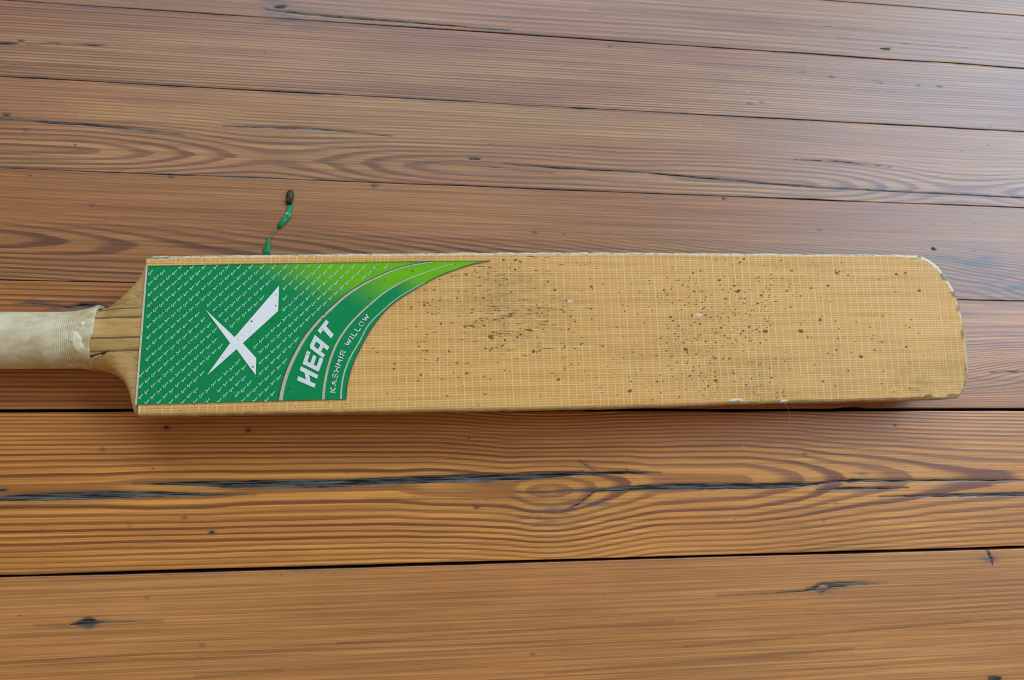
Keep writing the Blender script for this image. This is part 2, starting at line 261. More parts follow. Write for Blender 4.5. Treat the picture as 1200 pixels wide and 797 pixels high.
# ================================================================ FLOOR
def board_material(name, early, late, tint, seed, cool=False, ring_soft=0.0):
    early, late, tint = [tuple(np.array(c) * (1.04, .95, .78)) for c in (early, late, tint)]
    if cool:
        early, late, tint = [tuple(np.array(c) * (1.0, 1.03, 1.20)) for c in (early, late, tint)]
    early, tint = [tuple(np.array(c) * (1.10, 1.06, .98)) for c in (early, tint)]
    late = tuple(np.array(late) * (.95, .88, .80))
    if not cool:
        early, late, tint = [tuple(np.array(c) * (1.03, .97, .84)) for c in (early, late, tint)]
    m = Mat(name)
    lo = (seed * 1.7, seed * 2.3, seed * 0.9)
    warp = m.noise((10, 260, 1), lo, 2.0)
    warp2 = m.noise((60, 900, 1), lo, 1.0)
    ph = m.attr('phase') + (warp - 0.5) * 0.30 + (warp2 - 0.5) * 0.10
    f = ph.frac()
    rnd = m.white(ph.floor() + seed * 13.0)
    band = f.step(0.36 - ring_soft, 0.70) * f.step(0.90, 1.0, 1.0, 0.0)
    band = band * (rnd * 0.50 + 0.60) * m.attr('amp')
    fib = m.noise((7, 400, 1), lo, 4.0, 0.75)
    fib3 = m.noise((5, 900, 1), (lo[0] + 7, lo[1] + 2, 0), 2.0, 0.6)
    fib2 = m.noise((6, 320, 1), (lo[0] + 3, lo[1], 0), 3.0, 0.6)
    big = m.noise((3.2, 26, 1), (lo[0], lo[1] + 5, 0), 3.0, 0.55)
    big2 = m.noise((7, 9, 1), (lo[0] + 9, lo[1], 0), 4.0, 0.6)
    col = m.mix(big.step(0.35, 0.70), early, tint)
    col = m.mix(band.min(1.0), col, late)
    streak = fib2.step(0.54, 0.74) * 0.30
    col = m.mix(streak, col, tuple(c * 0.55 for c in late))
    col = m.scale(col, fib.step(0.30, 0.70) * 0.30 + 0.84)
    col = m.scale(col, fib3.step(0.36, 0.64) * 0.38 + 0.81)
    col = m.scale(col, big2 * 0.45 + 0.79)
    # short dark pores
    d, r, g = m.voro((90, 1300, 1), lo)
    pore = d.step(0.05, 0.22, 1.0, 0.0) * r.step(0.80, 0.84)
    col = m.mix(pore * 0.6, col, tuple(c * 0.3 for c in late))
    # tiny round marks and scratches
    d2, r2, g2 = m.voro((60, 95, 1), (lo[0] + 2, lo[1] + 4, 0))
    dot = d2.step(0.03, 0.10, 1.0, 0.0) * r2.step(0.90, 0.91)
    col = m.mix(dot * 0.75, col, (0.02, 0.014, 0.01))
    d3, r3, g3 = m.voro((40, 75, 1), (lo[0] + 5, lo[1] + 1, 0))
    pale = d3.step(0.03, 0.09, 1.0, 0.0) * r3.step(0.955, 0.96)
    col = m.mix(pale * 0.45, col, (0.45, 0.38, 0.30))
    # grey-blue stains and splits
    st = m.attr('stain') * m.noise((45, 300, 1), lo, 3.0).step(0.40, 0.62)
    col = m.mix(st * 0.75, col, (0.055, 0.052, 0.06))
    rag = (m.noise((90, 800, 1), lo, 4.0, 0.7) - 0.5) * 0.0020
    cd = m.attr('crack') + rag
    ck = cd.step(0.00035, -0.00025, 0.0, 1.0)
    halo = cd.step(0.0022, 0.0, 0.0, 0.38)
    inside = m.mix(m.noise((35, 900, 1), lo, 3.0, 0.7).step(0.36, 0.66), (0.013, 0.012, 0.011), (0.150, 0.130, 0.112))
    col = m.mix(halo, col, tuple(c * 0.5 for c in late))
    col = m.mix(ck, col, inside)
    rough = (fib * 0.12 + big2 * 0.16 + 0.33) + ck * 0.5
    bump = band * 0.35 + fib * 0.55 - dot * 0.6 - pore * 0.4 + (m.noise((14, 40, 1), lo, 2.0)) * 1.2
    return m.done(col, rough, bump, 0.32, 0.00035, spec=0.5 - ck * 0.4, coat=(1.0 - ck) * 0.30, coat_rough=0.27)


def crack_field(U, V, cracks, spots):
    d = np.full(U.shape, 0.006)
    for c in cracks:
        c = M(c)
        for a, b in zip(c[:-1], c[1:]):
            lo, hi = min(a[0], b[0]) - 0.008, max(a[0], b[0]) + 0.008
            sel = (U[:, 0] >= lo) & (U[:, 0] <= hi)
            if not sel.any():
                continue
            u, v = U[sel], V[sel]
            ab = b[:2] - a[:2]
            t = np.clip(((u - a[0]) * ab[0] + (v - a[1]) * ab[1]) / max(ab @ ab, 1e-12), 0, 1)
            dist = np.hypot(u - a[0] - t * ab[0], v - a[1] - t * ab[1]) - (a[2] + t * (b[2] - a[2]))
            d[sel] = np.minimum(d[sel], dist)
    for s in M(spots):
        sel = np.abs(U[:, 0] - s[0]) < 0.01
        if sel.any():
            dist = np.hypot((U[sel] - s[0]) * 0.75, V[sel] - s[1]) - s[2] * 0.8
            d[sel] = np.minimum(d[sel], dist)
    return d


def ph_straight(sp, wob, seed):
    def f(U, V):
        return (V + wob * fbm(U * 2.2, V * 9, seed) * (1 + 0 * U)) / sp + 1.2 * fbm(U * 1.1, V * 40, seed + 5) + 40
    return f


def ph_cathedral(vc, dfun, s0, up, dn, wob, seed, wn=0.55, dn_=0.20, pf=None):
    def f(U, V):
        c = vc(U) + wob * fbm(U * 3.0, V * 0 + 3, seed)
        y = V - c
        d = dfun(U) * (1 + dn_ * fbm(U * 7, V * 14, seed + 3))
        r = np.sqrt(y * y + d * d)
        q = np.where(y > 0, up, dn)
        w = fbm(U * 9, V * 45, seed + 9, 3) * wn
        if pf is not None:      # ring order along the middle of the board is given
            return pf(U) + (r - d) / s0 + (r * r - d * d) / q ** 2 + w * smooth(0.0, 0.012, np.abs(y)) + 20
        return r / s0 + (r / q) ** 2 + w + 20
    return f


def ph_loops(sp, seed):
    base = ph_straight(sp, 0.004, seed)
    def f(U, V):
        g = np.exp(-(((U - 0.715) / 0.10) ** 2 + ((V + 0.0115) / 0.017) ** 2))
        return base(U, V) * (1 - 0 * U) - 9.0 * g - (V * V) / 0.0002 * smooth(0.3, 0.6, U)
    return f


EYE = np.array([(-1.3, 2.6), (-.3, 1.5), (-.11, 1.72), (-.03, 1.68), (.0, 1.36), (.04, 1.40), (.065, 1.68), (.165, 1.78), (.19, 1.40), (.223, 1.58), (.2485, 1.72), (.2548, 1.3), (.261, .78),
                (.277, .25), (.2916, .75), (.2992, 1.3), (.3087, 1.75), (.3195, 2.3), (.334, 2.75), (.347, 3.3), (.3576, 3.62), (.39, 3.70), (.429, 3.84), (.447, 4.3), (.470, 4.75), (.485, 5.3),
                (.50, 5.75), (.526, 6.3), (.552, 6.7), (.583, 7.3), (.622, 7.7), (.76, 8.6), (1.7, 14.0)])


def p_eye(U):
    us = np.arange(-1.3, 1.7, 0.001)
    p = np.interp(us, EYE[:, 0], EYE[:, 1])
    p = np.convolve(np.pad(p, 5, mode='edge'), np.ones(11) / 11, 'valid')
    return np.interp(U, us, p)


def d_eye(U):
    """distance of the cut from the pith, read off the ring order along the middle of the board"""
    us = np.arange(-1.3, 1.7, 0.001)
    p = p_eye(us)
    s0, q = 0.0060, 0.024
    r = (-1 / s0 + np.sqrt(1 / s0 ** 2 + 4 * p / q ** 2)) * q * q / 2
    return np.interp(U, us, r)


BOARDS = {
    # index: (joint above, joint below, phase function, amplitude function, early, late, tint, seed)
    0: (0.372, 0.3005, ph_straight(0.0042, 0.012, 51), lambda u, v: 0.40 + 0 * u, (.33, .16, .075), (.15, .062, .032), (.28, .12, .055), 1),
    1: (0.3005, 0.25069, ph_straight(0.0050, 0.010, 11), lambda u, v: 0.42 + 0.5 * vnoise(u * 3, v * 60, 4), (.33, .165, .078), (.16, .068, .036), (.29, .125, .058), 2),
    2: (0.25069, 0.19188, ph_straight(0.0021, 0.006, 21), lambda u, v: 0.74 + 0.6 * vnoise(u * 3, v * 50, 5), (.36, .185, .085), (.165, .068, .036), (.28, .115, .055), 3),
    3: (0.19188, 0.12386, ph_cathedral(lambda u: 0.1385 - 0.004 * u, lambda u: 0.0075 + 0.006 * np.sin(u * 11 + 0.6) + 0.004 * np.sin(u * 23), 0.0046, 0.0185, 0.016, 0.003, 31),
        lambda u, v: 0.50 + 0.32 * smooth(0.165, 0.145, v) + 0.4 * vnoise(u * 3, v * 50, 6), (.37, .19, .075), (.165, .068, .036), (.31, .125, .055), 4),
    4: (0.12386, 0.04348, ph_cathedral(lambda u: 0.0695 - 0.06 * np.maximum(u + 0.05, -0.1), lambda u: 0.006 + 0.05 * np.abs(u + 0.125), 0.0050, 0.019, 0.018, 0.002, 41),
        lambda u, v: 0.22 + 0.75 * smooth(0.092, 0.074, v + 0.0 * u), (.315, .150, .066), (.13, .052, .034), (.27, .112, .05), 5),
    5: (0.04348, -0.04638, ph_loops(0.0031, 61),
        lambda u, v: 0.85 + 0 * u, (.43, .195, .062), (.17, .058, .024), (.36, .145, .05), 6),
    6: (-0.04638, -0.15471, ph_cathedral(lambda u: -0.0995 - 0.0055 * np.exp(-((u - 0.277) / 0.06) ** 2), d_eye, 0.0060, 0.0195, 0.0290, 0.0, 71, 0.25, 0.06, p_eye),
        lambda u, v: 1.0 + 0.35 * vnoise(u * 5, v * 60, 7), (.515, .240, .062), (.205, .070, .025), (.45, .190, .048), 7),
    7: (-0.15471, -0.262, ph_straight(0.0036, 0.008, 81), lambda u, v: 0.24 + 0.55 * smooth(0.1, 0.4, vnoise(u * 1.2, v * 110, 8)), (.43, .205, .082), (.23, .095, .042), (.39, .172, .064), 8),
    8: (-0.262, -0.350, ph_straight(0.0030, 0.008, 91), lambda u, v: 0.6 + 0 * u, (.36, .17, .062), (.16, .06, .028), (.31, .13, .05), 9),
}
for k, (a, b) in enumerate([(0.372, 0.45), (0.45, 0.52), (0.52, 0.61), (0.61, 0.69)]):
    BOARDS[10 + k] = (b, a, ph_straight(0.003 + 0.0006 * k, 0.008, 101 + k), lambda u, v: 0.5 + 0 * u, (.34, .165, .075), (.15, .06, .033), (.29, .12, .055), 11 + k)
for k, (a, b) in enumerate([(-0.350, -0.445), (-0.445, -0.53)]):
    BOARDS[20 + k] = (a, b, ph_straight(0.003 + 0.0006 * k, 0.008, 121 + k), lambda u, v: 0.5 + 0 * u, (.36, .17, .065), (.16, .06, .03), (.31, .13, .05), 21 + k)


def build_floor():
    floor_me = mesh('floor', [(-1.3, -0.75, -0.021), (1.7, -0.75, -0.021), (1.7, 0.9, -0.021), (-1.3, 0.9, -0.021)], [(0, 1, 2, 3)])
    dark = Mat('subfloor_dark'); dm = dark.done((0.012, 0.010, 0.009), 0.9)
    floor = link('floor', floor_me, dm)
    tag(floor, 'old reddish pine floorboards with open dark joints and splits', kind='structure')
    half_gap = {0.3005: .0002, .25069: .0003, .19188: .00022, .12386: .00018, .04348: .00028, -.04638: .0011, -.15471: .0010, -.262: .0008}
    for i, (vt, vb, pf, af, early, late, tint, seed) in BOARDS.items():
        near = i <= 8
        gt = half_gap.get(vt, .0008); gb = half_gap.get(vb, .0008)
        if near:
            us = np.concatenate([np.arange(-1.2, -0.16, 0.02), np.arange(-0.16, 0.76, 0.0021), np.arange(0.76, 1.6, 0.02)])
            nv = int((vt - vb) / 0.00078)
        else:
            us = np.arange(-1.2, 1.6, 0.02); nv = 24
        t = np.linspace(0, 1, nv)
        U, T = np.meshgrid(us, t, indexing='ij')
        e_top = vt - gt + 0.00060 * fbm(us * 14, us * 0 + seed, seed, 3) - 0.0010 * smooth(0.45, 0.6, fbm(us * 25, us * 0 + 9.5, seed + 60, 2))
        e_bot = vb + gb + 0.00060 * fbm(us * 14, us * 0 + seed + 50, seed + 1, 3) + 0.0010 * smooth(0.45, 0.6, fbm(us * 25, us * 0 + 4.5, seed + 70, 2))
        e_top = np.minimum(e_top, vt - 0.00008); e_bot = np.maximum(e_bot, vb + 0.00008)
        V = e_bot[:, None] + (e_top - e_bot)[:, None] * T
        ck = crack_field(U, V, DATA['cracks'].get(i, []), DATA['spots']) if near else np.full(U.shape, 0.006)
        st = np.zeros(U.shape)
        for s in M(DATA['stains']):
            st = np.maximum(st, np.exp(-(((U - s[0]) / (s[2] * 1.6)) ** 2 + ((V - s[1]) / (s[2] * 0.6)) ** 2)))
        edge = np.minimum(V - e_bot[:, None], e_top[:, None] - V)
        Z = -0.0007 * smooth(0.0004, -0.0014, ck)
        Z = Z + 0.0003 * fbm(U * 6, V * 18, seed + 33, 2)
        st = np.maximum(st, (0.9 if i in (2, 3) else 0.5) * (1 - smooth(0.0, 0.0026, edge)))
        # skirts down the sides so that the joints have depth
        Uc = np.concatenate([U[:, :1], U, U[:, -1:]], 1)
        Vc = np.concatenate([V[:, :1] - 0.0002, V, V[:, -1:] + 0.0002], 1)
        Zc = np.concatenate([Z[:, :1] * 0 - 0.02, Z, Z[:, -1:] * 0 - 0.02], 1)
        pad = lambda A: np.concatenate([A[:, :1], A, A[:, -1:]], 1)
        at = {'phase': pad(pf(U, V)), 'amp': pad(np.clip(af(U, V), 0, 1.2)), 'crack': pad(ck), 'stain': pad(st)}
        at['crack'][:, 0] = at['crack'][:, -1] = -0.002
        me = grid_mesh('plank', Uc, Vc, Zc, at)
        sm = np.ones((len(us) - 1, Uc.shape[1] - 1), bool); sm[:, 0] = sm[:, -1] = False
        me.polygons.foreach_set('use_smooth', sm.ravel())
        o = link('plank', me, board_material('pine_board', early, late, tint, seed, i < 4 or 10 <= i < 20), floor)
        o.rotation_euler = (0, 0, ANG)
    return floor


build_floor()

# ================================================================ BAT
bat = empty('cricket_bat', (0, 0, 0))
tag(bat, 'worn wooden cricket bat with green sticker and white grip lying face up on floorboards', 'cricket bat')


def resample(P, step):
    P = np.asarray(P, float)
    L = np.r_[0, np.cumsum(np.hypot(*np.diff(P, axis=0).T))]
    n = max(2, int(L[-1] / step))
    t = np.linspace(0, L[-1], n)
    return np.c_[np.interp(t, L, P[:, 0]), np.interp(t, L, P[:, 1])]


def spline(P, n=8):
    """Catmull-Rom through the points."""
    P = np.asarray(P, float)
    Q = np.vstack([2 * P[0] - P[1], P, 2 * P[-1] - P[-2]])
    out = []
    for i in range(1, len(Q) - 2):
        p0, p1, p2, p3 = Q[i - 1:i + 3]
        for t in np.linspace(0, 1, n, endpoint=False):
            out.append(0.5 * (2 * p1 + (p2 - p0) * t + (2 * p0 - 5 * p1 + 4 * p2 - p3) * t * t + (3 * p1 - p0 - 3 * p2 + p3) * t ** 3))
    out.append(P[-1])
    return np.array(out)


OUT = resample(spline(M(DATA['outline']), 6), 0.0012)
OUT = OUT + 0.00022 * np.c_[fbm(OUT[:, 0] * 160, OUT[:, 1] * 160, 3), fbm(OUT[:, 0] * 160, OUT[:, 1] * 160, 8)] * 2


def out_normals(P):
    T = np.roll(P, -1, 0) - np.roll(P, 1, 0)
    T /= np.linalg.norm(T, axis=1)[:, None] + 1e-12
    Nn = np.c_[T[:, 1], -T[:, 0]]
    # clockwise outline seen from above: outward normal is to the left of travel
    return -Nn


ONRM = out_normals(OUT)
for _ in range(2):
    ONRM = (np.roll(ONRM, 1, 0) + ONRM * 2 + np.roll(ONRM, -1, 0)); ONRM /= np.linalg.norm(ONRM, axis=1)[:, None]


def willow_material(name, base, dark, seed=0.0, scale=1.0):
    m = Mat(name)
    g = m.noise((9, 420 * scale, 420 * scale), (seed, seed * 2, 0), 4.0, 0.6)
    b = m.noise((30, 60, 60), (seed, 1, 0), 4.0, 0.6)
    col = m.mix(g.step(0.42, 0.70), base, dark)
    col = m.mix(b.step(0.55, 0.80) * 0.55, col, tuple(c * 0.45 for c in dark))
    d, r, gg = m.voro((160, 420, 420), (seed, 3, 0))
    col = m.mix(d.step(0.05, 0.2, 1.0, 0.0) * r.step(0.9, 0.92) * 0.7, col, (0.05, 0.03, 0.015))
    return m, col, g


def blade_material():
    m, col, g = willow_material('willow_blade', (.46, .29, .12), (.36, .20, .075), 2.0)
    # pale, fluffed-up edge where the face sheet has worn off
    fr = m.attr('fray')
    n = m.noise((220, 420, 420), (0, 0, 0), 3.0, 0.7)
    col = m.mix((fr * n.step(0.38, 0.60)).min(1.0) * 0.9, col, (.62, .57, .47))
    grime = m.noise((60, 160, 160), (4, 0, 0), 4.0, 0.65).step(0.55, 0.75)
    col = m.mix(grime * 0.45, col, (.09, .055, .028))
    return m.done(col, 0.62, g + n, 0.5, 0.0004, spec=0.35)


def build_blade():
    n = len(OUT)
    yc = -0.0007
    prof = [(0.0030, 0.0390), (0.0014, 0.0388), (0.0005, 0.0382), (0.0, 0.0370), (0.0001, 0.0250), (0.0010, 0.0232)]
    loops = []
    for ins, z in prof:
        loops.append(np.c_[OUT - ONRM * ins, np.full(n, z) + (0.00012 * fbm(OUT[:, 0] * 200, OUT[:, 1] * 200, 12) if ins > 0.0001 else 0)])
    # back of the blade: two flats meeting in a spine that swells towards the toe
    swell = smooth(0.0, 0.30, OUT[:, 0]) * (1 - 0.75 * smooth(0.47, 0.58, OUT[:, 0]))
    for k, zz in ((0.62, 0.45), (0.30, 0.85), (0.10, 1.0)):
        depth = 0.0232 - (0.010 + 0.0122 * swell) * zz
        x = OUT[:, 0].copy()
        x = np.clip(x, 0.004, x.max() - 0.012 * (1 - k))
        loops.append(np.c_[x, yc + (OUT[:, 1] - yc) * k, depth])
    verts = np.vstack(loops)
    faces = []
    for l in range(len(loops) - 1):
        for i in range(n):
            j = (i + 1) % n
            faces.append((l * n + i, l * n + j, (l + 1) * n + j, (l + 1) * n + i))
    faces.append(tuple(range(n))[::-1])
    faces.append(tuple(range((len(loops) - 1) * n, len(loops) * n)))
    me = mesh('blade', verts, faces)
    top = smooth(0.02, 0.05, OUT[:, 1]); toe = smooth(0.53, 0.56, OUT[:, 0])
    fr = np.clip(0.25 + 0.85 * top * smooth(0.005, 0.02, OUT[:, 0] + 0.004) + 0.15 * toe, 0, 1.0) * (1 - 0.5 * toe)
    a = me.attributes.new('fray', 'FLOAT', 'POINT')
    w = [1, 1, 1, 0.8, 0.0, 0, 0, 0, 0]
    a.data.foreach_set('value', np.concatenate([fr * k for k in w]).astype(np.float32))
    for p in me.polygons:
        p.use_smooth = len(p.vertices) == 4
    bm = bmesh.new(); bm.from_mesh(me); bmesh.ops.recalc_face_normals(bm, faces=bm.faces[:]); bm.to_mesh(me); bm.free()
    return link('blade', me, blade_material(), bat)


blade = build_blade()


# ---- woven face sheet with its dents and dirt
def sheet_material():
    m = Mat('woven_face_sheet')
    x, y, z = m.xyz()
    wob = (m.noise((14, 14, 1), (0, 0, 0), 2.0) - 0.5)
    grain = m.noise((10, 260, 1), (2, 0, 0), 4.0, 0.6)
    big = m.noise((9, 14, 1), (5, 2, 0), 4.0, 0.6)
    base = m.mix(grain.step(0.40, 0.68), (.705, .346, .090), (.605, .275, .060))
    base = m.mix(big.step(0.52, 0.74) * 0.55, base, (.42, .215, .060))
    # threads: wide pitch across the blade, narrow pitch along it
    cx = (x + wob * 0.0012) * (1.0 / 0.0056)
    fx = (cx.frac() - 0.5).abs()
    wv = m.white(cx.floor())
    breaks = m.noise((90, 260, 1), (0, 4, 0), 2.0).step(0.36, 0.58)
    tv = fx.step(0.040, 0.105, 1.0, 0.0) * (wv * 0.4 + 0.6) * (breaks * 0.5 + 0.5)
    cx2 = (x + wob * 0.0012) * (1.0 / 0.0056) + 0.45
    fx2 = (cx2.frac() - 0.5).abs()
    tv2 = fx2.step(0.03, 0.09, 1.0, 0.0) * m.white(cx2.floor() + 50.0).step(0.45, 0.9) * 0.6 * breaks
    cy = (y + wob * 0.0006) * (1.0 / 0.00178)
    fy = (cy.frac() - 0.5).abs()
    th = fy.step(0.06, 0.24, 1.0, 0.0) * (m.white(cy.floor() + 9.0) * 0.4 + 0.6) * (m.noise((30, 300, 1), (7, 7, 0), 2.0).step(0.35, 0.65) * 0.7 + 0.3)
    thread = tv.max(tv2).max(th * 0.85)
    col = m.mix(thread * 0.55, base, (.90, .66, .31))
    hd = fy.step(0.30, 0.5) * 0.22
    col = m.mix(hd, col, (.25, .14, .05))
    # dirt
    gr = m.attr('grime') * m.noise((70, 220, 1), (1, 1, 0), 4.0, 0.65).step(0.36, 0.66)
    col = m.mix(gr.min(1.0) * 0.38, col, (.235, .125, .040))
    dirt = m.attr('dirt') + (m.noise((700, 1100, 1), (3, 0, 0), 2.0) - 0.5) * 0.5
    dk = dirt.step(0.42, 0.58)
    hal = dirt.step(0.16, 0.5) * 0.32
    col = m.mix(hal, col, (.30, .17, .055))
    col = m.mix(dk * 0.90, col, (.150, .060, .012))
    fr = m.attr('fray') + (m.noise((260, 420, 1), (8, 0, 0), 3.0, 0.7) - 0.5) * 1.1
    col = m.mix(fr.step(0.40, 0.85) * 0.85, col, (.74, .67, .52))
    wd = m.attr('wear') + (m.noise((240, 360, 1), (1, 8, 0), 3.0, 0.7) - 0.5) * 1.0
    col = m.mix(wd.step(0.40, 0.85) * 0.8, col, (.19, .105, .038))
    wh = m.attr('white')
    col = m.mix((wh + (m.noise((500, 700, 1), (2, 6, 0), 3.0) - 0.5) * 0.9).step(0.4, 0.7) * 0.55, col, (.66, .66, .60))
    bump = thread * 0.7 + m.noise((120, 160, 1), (0, 0, 0), 3.0) * 0.8 - dk * 1.0
    return m.done(col, 0.50, bump, 0.45, 0.00025, spec=0.22)


def build_sheet():
    it = int(np.argmax(OUT[:, 0]))
    up = OUT[:it + 1]; lo = OUT[it:]
    xmax = OUT[it, 0]
    def col_y(x):
        return (np.interp(x, np.sort(lo[:, 0]), lo[np.argsort(lo[:, 0]), 1]), np.interp(x, np.sort(up[:, 0]), up[np.argsort(up[:, 0]), 1]))
    xs = np.concatenate([np.arange(0.0, 0.52, 0.00085), np.arange(0.52, xmax - 0.003, 0.0006)])
    ts = np.linspace(0, 1, 210)
    yb, yt = col_y(np.clip(xs, 0.0045, None))
    rag_t = 0.0011 + 0.0007 * np.abs(fbm(xs * 90, xs * 0, 5)) * 2
    rag_b = 0.0011 + 0.0007 * np.abs(fbm(xs * 90, xs * 0 + 7, 6)) * 2
    yt2, yb2 = yt - rag_t, yb + rag_b
    X = np.repeat(xs[:, None], len(ts), 1)
    Y = yb2[:, None] + np.maximum(yt2 - yb2, 0.0006)[:, None] * ts
    # left end leans like the shoulder line
    left = np.interp(Y[0], [-0.054, 0.0525], [-0.0012, 0.0012])
    X = X + left[None, :] * (1 - smooth(0, 0.05, X))
    # distance to the blade edge
    Pn = OUT.astype(np.float32)
    D = np.full(X.shape, 9.0, np.float32)
    for i in range(len(xs)):
        sel = Pn[np.abs(Pn[:, 0] - xs[i]) < 0.02]
        dd = np.hypot(X[i][:, None] - sel[:, 0], Y[i][:, None] - sel[:, 1])
        D[i] = dd.min(1)
    D = np.where(X < 0.012, np.minimum(Y - yb[:, None], yt[:, None] - Y), D)
    Z = FACE_Z + 0.00025 - 0.0012 * (1 - smooth(0.0, 0.0034, D)) ** 2 + 0.00012 * fbm(X * 40, Y * 40, 14, 2)
    # --- dirt field
    dirt = np.zeros(X.shape)
    def splat(cx, cy, rx, ry, ang, s):
        rx *= 0.9; ry *= 0.9
        i0, i1 = np.searchsorted(xs, [cx - 3 * max(rx, ry), cx + 3 * max(rx, ry)])
        if i1 <= i0: return
        dx = X[i0:i1] - cx; dy = Y[i0:i1] - cy
        c, sn = math.cos(ang), math.sin(ang)
        a = (dx * c + dy * sn) / rx; b = (-dx * sn + dy * c) / ry
        dirt[i0:i1] = np.maximum(dirt[i0:i1], s * np.exp(-(a * a + b * b) * 0.7))
    r = np.random.default_rng(5)
    for s in M(DATA['specks']):
        splat(s[0], s[1], s[2] * 1.15, s[2] * 0.8, r.uniform(-.6, .6), 1.15)
        for k in range(2):
            splat(s[0] + r.normal(0, .0022), s[1] + r.normal(0, .0015), s[2] * .5, s[2] * .45, 0, 1.0)
    C = DATA['clus']
    for (c, n, sx, sy, lo_r, hi_r, st) in ((M(C['spot'][0]), 300, .036, .026, .00034, .00068, 1.1), (M(C['spot'][1]), 150, .032, .016, .00034, .00066, 1.1), (M(C['spot'][2]), 50, .03, .012, .0004, .0008, 1.05),
                                           (M(C['streak'][0]), 85, .035, .024, .0004, .0008, 1.05), (M(C['streak'][1]), 60, .04, .02, .0004, .0007, 1.0)):
        for k in range(n):
            q = r.uniform(lo_r, hi_r) * (1.5 if r.random() < .06 else 1)
            splat(c[0] + r.normal(0, sx), c[1] + r.normal(0, sy), q * r.uniform(.8, 1.7), q * r.uniform(.7, 1.0), r.uniform(-.5, .5), st * r.uniform(.7, 1.1))
    for k in range(330):        # thin scratches along the grain
        c = M(C['streak'][k % 3])
        splat(c[0] + r.normal(0, .024), c[1] + r.normal(0, .017), r.uniform(.001, .0045), r.uniform(.00022, .00036), r.normal(0, .05), r.uniform(.45, .92))
    for k in range(420):
        q = r.uniform(.00035, .0007) * (2.0 if r.random() < .07 else 1)
        splat(r.uniform(.16, .56), r.uniform(-.05, .05), q * r.uniform(.8, 2), q, r.uniform(-.5, .5), r.uniform(.5, 1.05))
    for k in range(60):
        q = r.uniform(.0003, .0006)
        splat(r.uniform(.0, .16), r.choice([-1, 1]) * r.uniform(.047, .052), q, q, 0, r.uniform(.6, 1.0))
    # scratch slanting across the toe
    for t in np.linspace(0, 1, 26):
        splat(.476 + t * -.012 + .012, .030 - t * .020, .0007, .00028, 1.1, .62)
    grime = np.zeros(X.shape)
    for c, w, h, s in ((M(C['streak'][1]), .05, .025, 1.0), (M(C['streak'][2]), .03, .012, .9), (M(C['spot'][0]), .05, .03, .35), (np.array([.55, -.045]), .03, .014, 1.0), (np.array([.475, .045]), .012, .006, .8), (np.array([.44, -.048]), .03, .006, .7)):
        grime = np.maximum(grime, s * np.exp(-(((X - c[0]) / w) ** 2 + ((Y - c[1]) / h) ** 2)))
    tope = smooth(0.02, 0.045, Y)
    toe = smooth(0.535, 0.565, X)
    fray = (1 - smooth(0.0006, 0.0034 + 0.0035 * toe, D)) * np.clip(0.2 + 0.85 * tope * (1 - .5 * toe) + 0.5 * toe, 0, 1)
    fray = np.maximum(fray, 0.9 * np.exp(-(((X - 0.0) / .0007) ** 2)))
    for s in M(DATA['tears']):
        fray = np.maximum(fray, 1.3 * np.exp(-(((X - s[0]) / .006) ** 2 + ((Y - s[1]) / .0016) ** 2)))
    wear = (1 - smooth(0.0005, 0.0034, D)) * np.clip(1.0 - tope - 0.2 * toe, 0, 1) * (0.45 + 0.55 * smooth(.36, .5, X)) + 1.25 * (1 - smooth(.0004, .009, D)) * toe * smooth(.2, .45, vnoise(X * 160, Y * 160, 77) + .3)
    white = np.zeros(X.shape)
    for (c, rx, ry) in ((M(DATA['flakes'][0]), .0022, .0016), (M(DATA['flakes'][1]), .0032, .0015)):
        white = np.maximum(white, np.exp(-(((X - c[0]) / rx) ** 2 + ((Y - c[1]) / ry) ** 2)))
    Z = Z - 0.00010 * np.clip(dirt, 0, 1)
    me = grid_mesh('face_sheet', X, Y, Z, {'dirt': dirt, 'grime': grime, 'fray': fray, 'wear': wear, 'white': white})
    return link('face_sheet', me, sheet_material(), blade)


build_sheet()

# little torn flakes of the sheet standing off the front edge
flake_mat = Mat('torn_sheet').done((.56, .52, .42), 0.6)
for (cx, cy), w, d in zip(M(DATA['tears']), (0.010, 0.008, 0.012), (0.0024, 0.002, 0.0022)):
    vs, n = [], 22
    r = np.random.default_rng(int(abs(cx) * 1e5))
    for k in range(n):
        a = 2 * math.pi * k / n
        q = 0.45 + 0.75 * r.random()
        vs.append((cx + math.cos(a) * w * .5 * q, cy + math.sin(a) * d * .5 * q, FACE_Z + .0006 + .0005 * math.sin(a * 2 + 1)))
    vs.append((cx, cy, FACE_Z + .0009))
    me = mesh('edge_flake', vs, [(k, (k + 1) % n, n) for k in range(n)])
    o = link('edge_flake', me, flake_mat, blade)
    mod = o.modifiers.new('thickness', 'SOLIDIFY'); mod.thickness = 0.0003


# ---- shoulder: blade narrows into the handle
def hw(x, key):
    P = M(DATA[key]); P = P[np.argsort(P[:, 0])]
    Q = spline(P, 8); Q = Q[np.argsort(Q[:, 0])]
    return np.interp(x, Q[:, 0], Q[:, 1])


X0, X1 = -0.0365, -0.0002


def shoulder_section(x):
    """centre y, half width, z middle, half height, exponent"""
    yu, yl = hw(x, 'sh_up'), hw(x, 'sh_lo')
    t = np.clip((x - X0) / (X1 - X0), 0, 1)
    zt = 0.0372 + (0.0388 - 0.0372) * smooth(0.3, 1.0, t)
    zb = 0.0055 + (0.0125 - 0.0055) * smooth(0.2, 1, t)
    e = 2.2 + 5.8 * smooth(0.25, 1.0, t)
    return (yu + yl) / 2, (yu - yl) / 2, (zt + zb) / 2, (zt - zb) / 2, e


def shoulder_top(x, y):
    c, w, zc, h, e = shoulder_section(x)
    return zc + h * np.maximum(0, 1 - np.abs((y - c) / w) ** e) ** (1 / e)


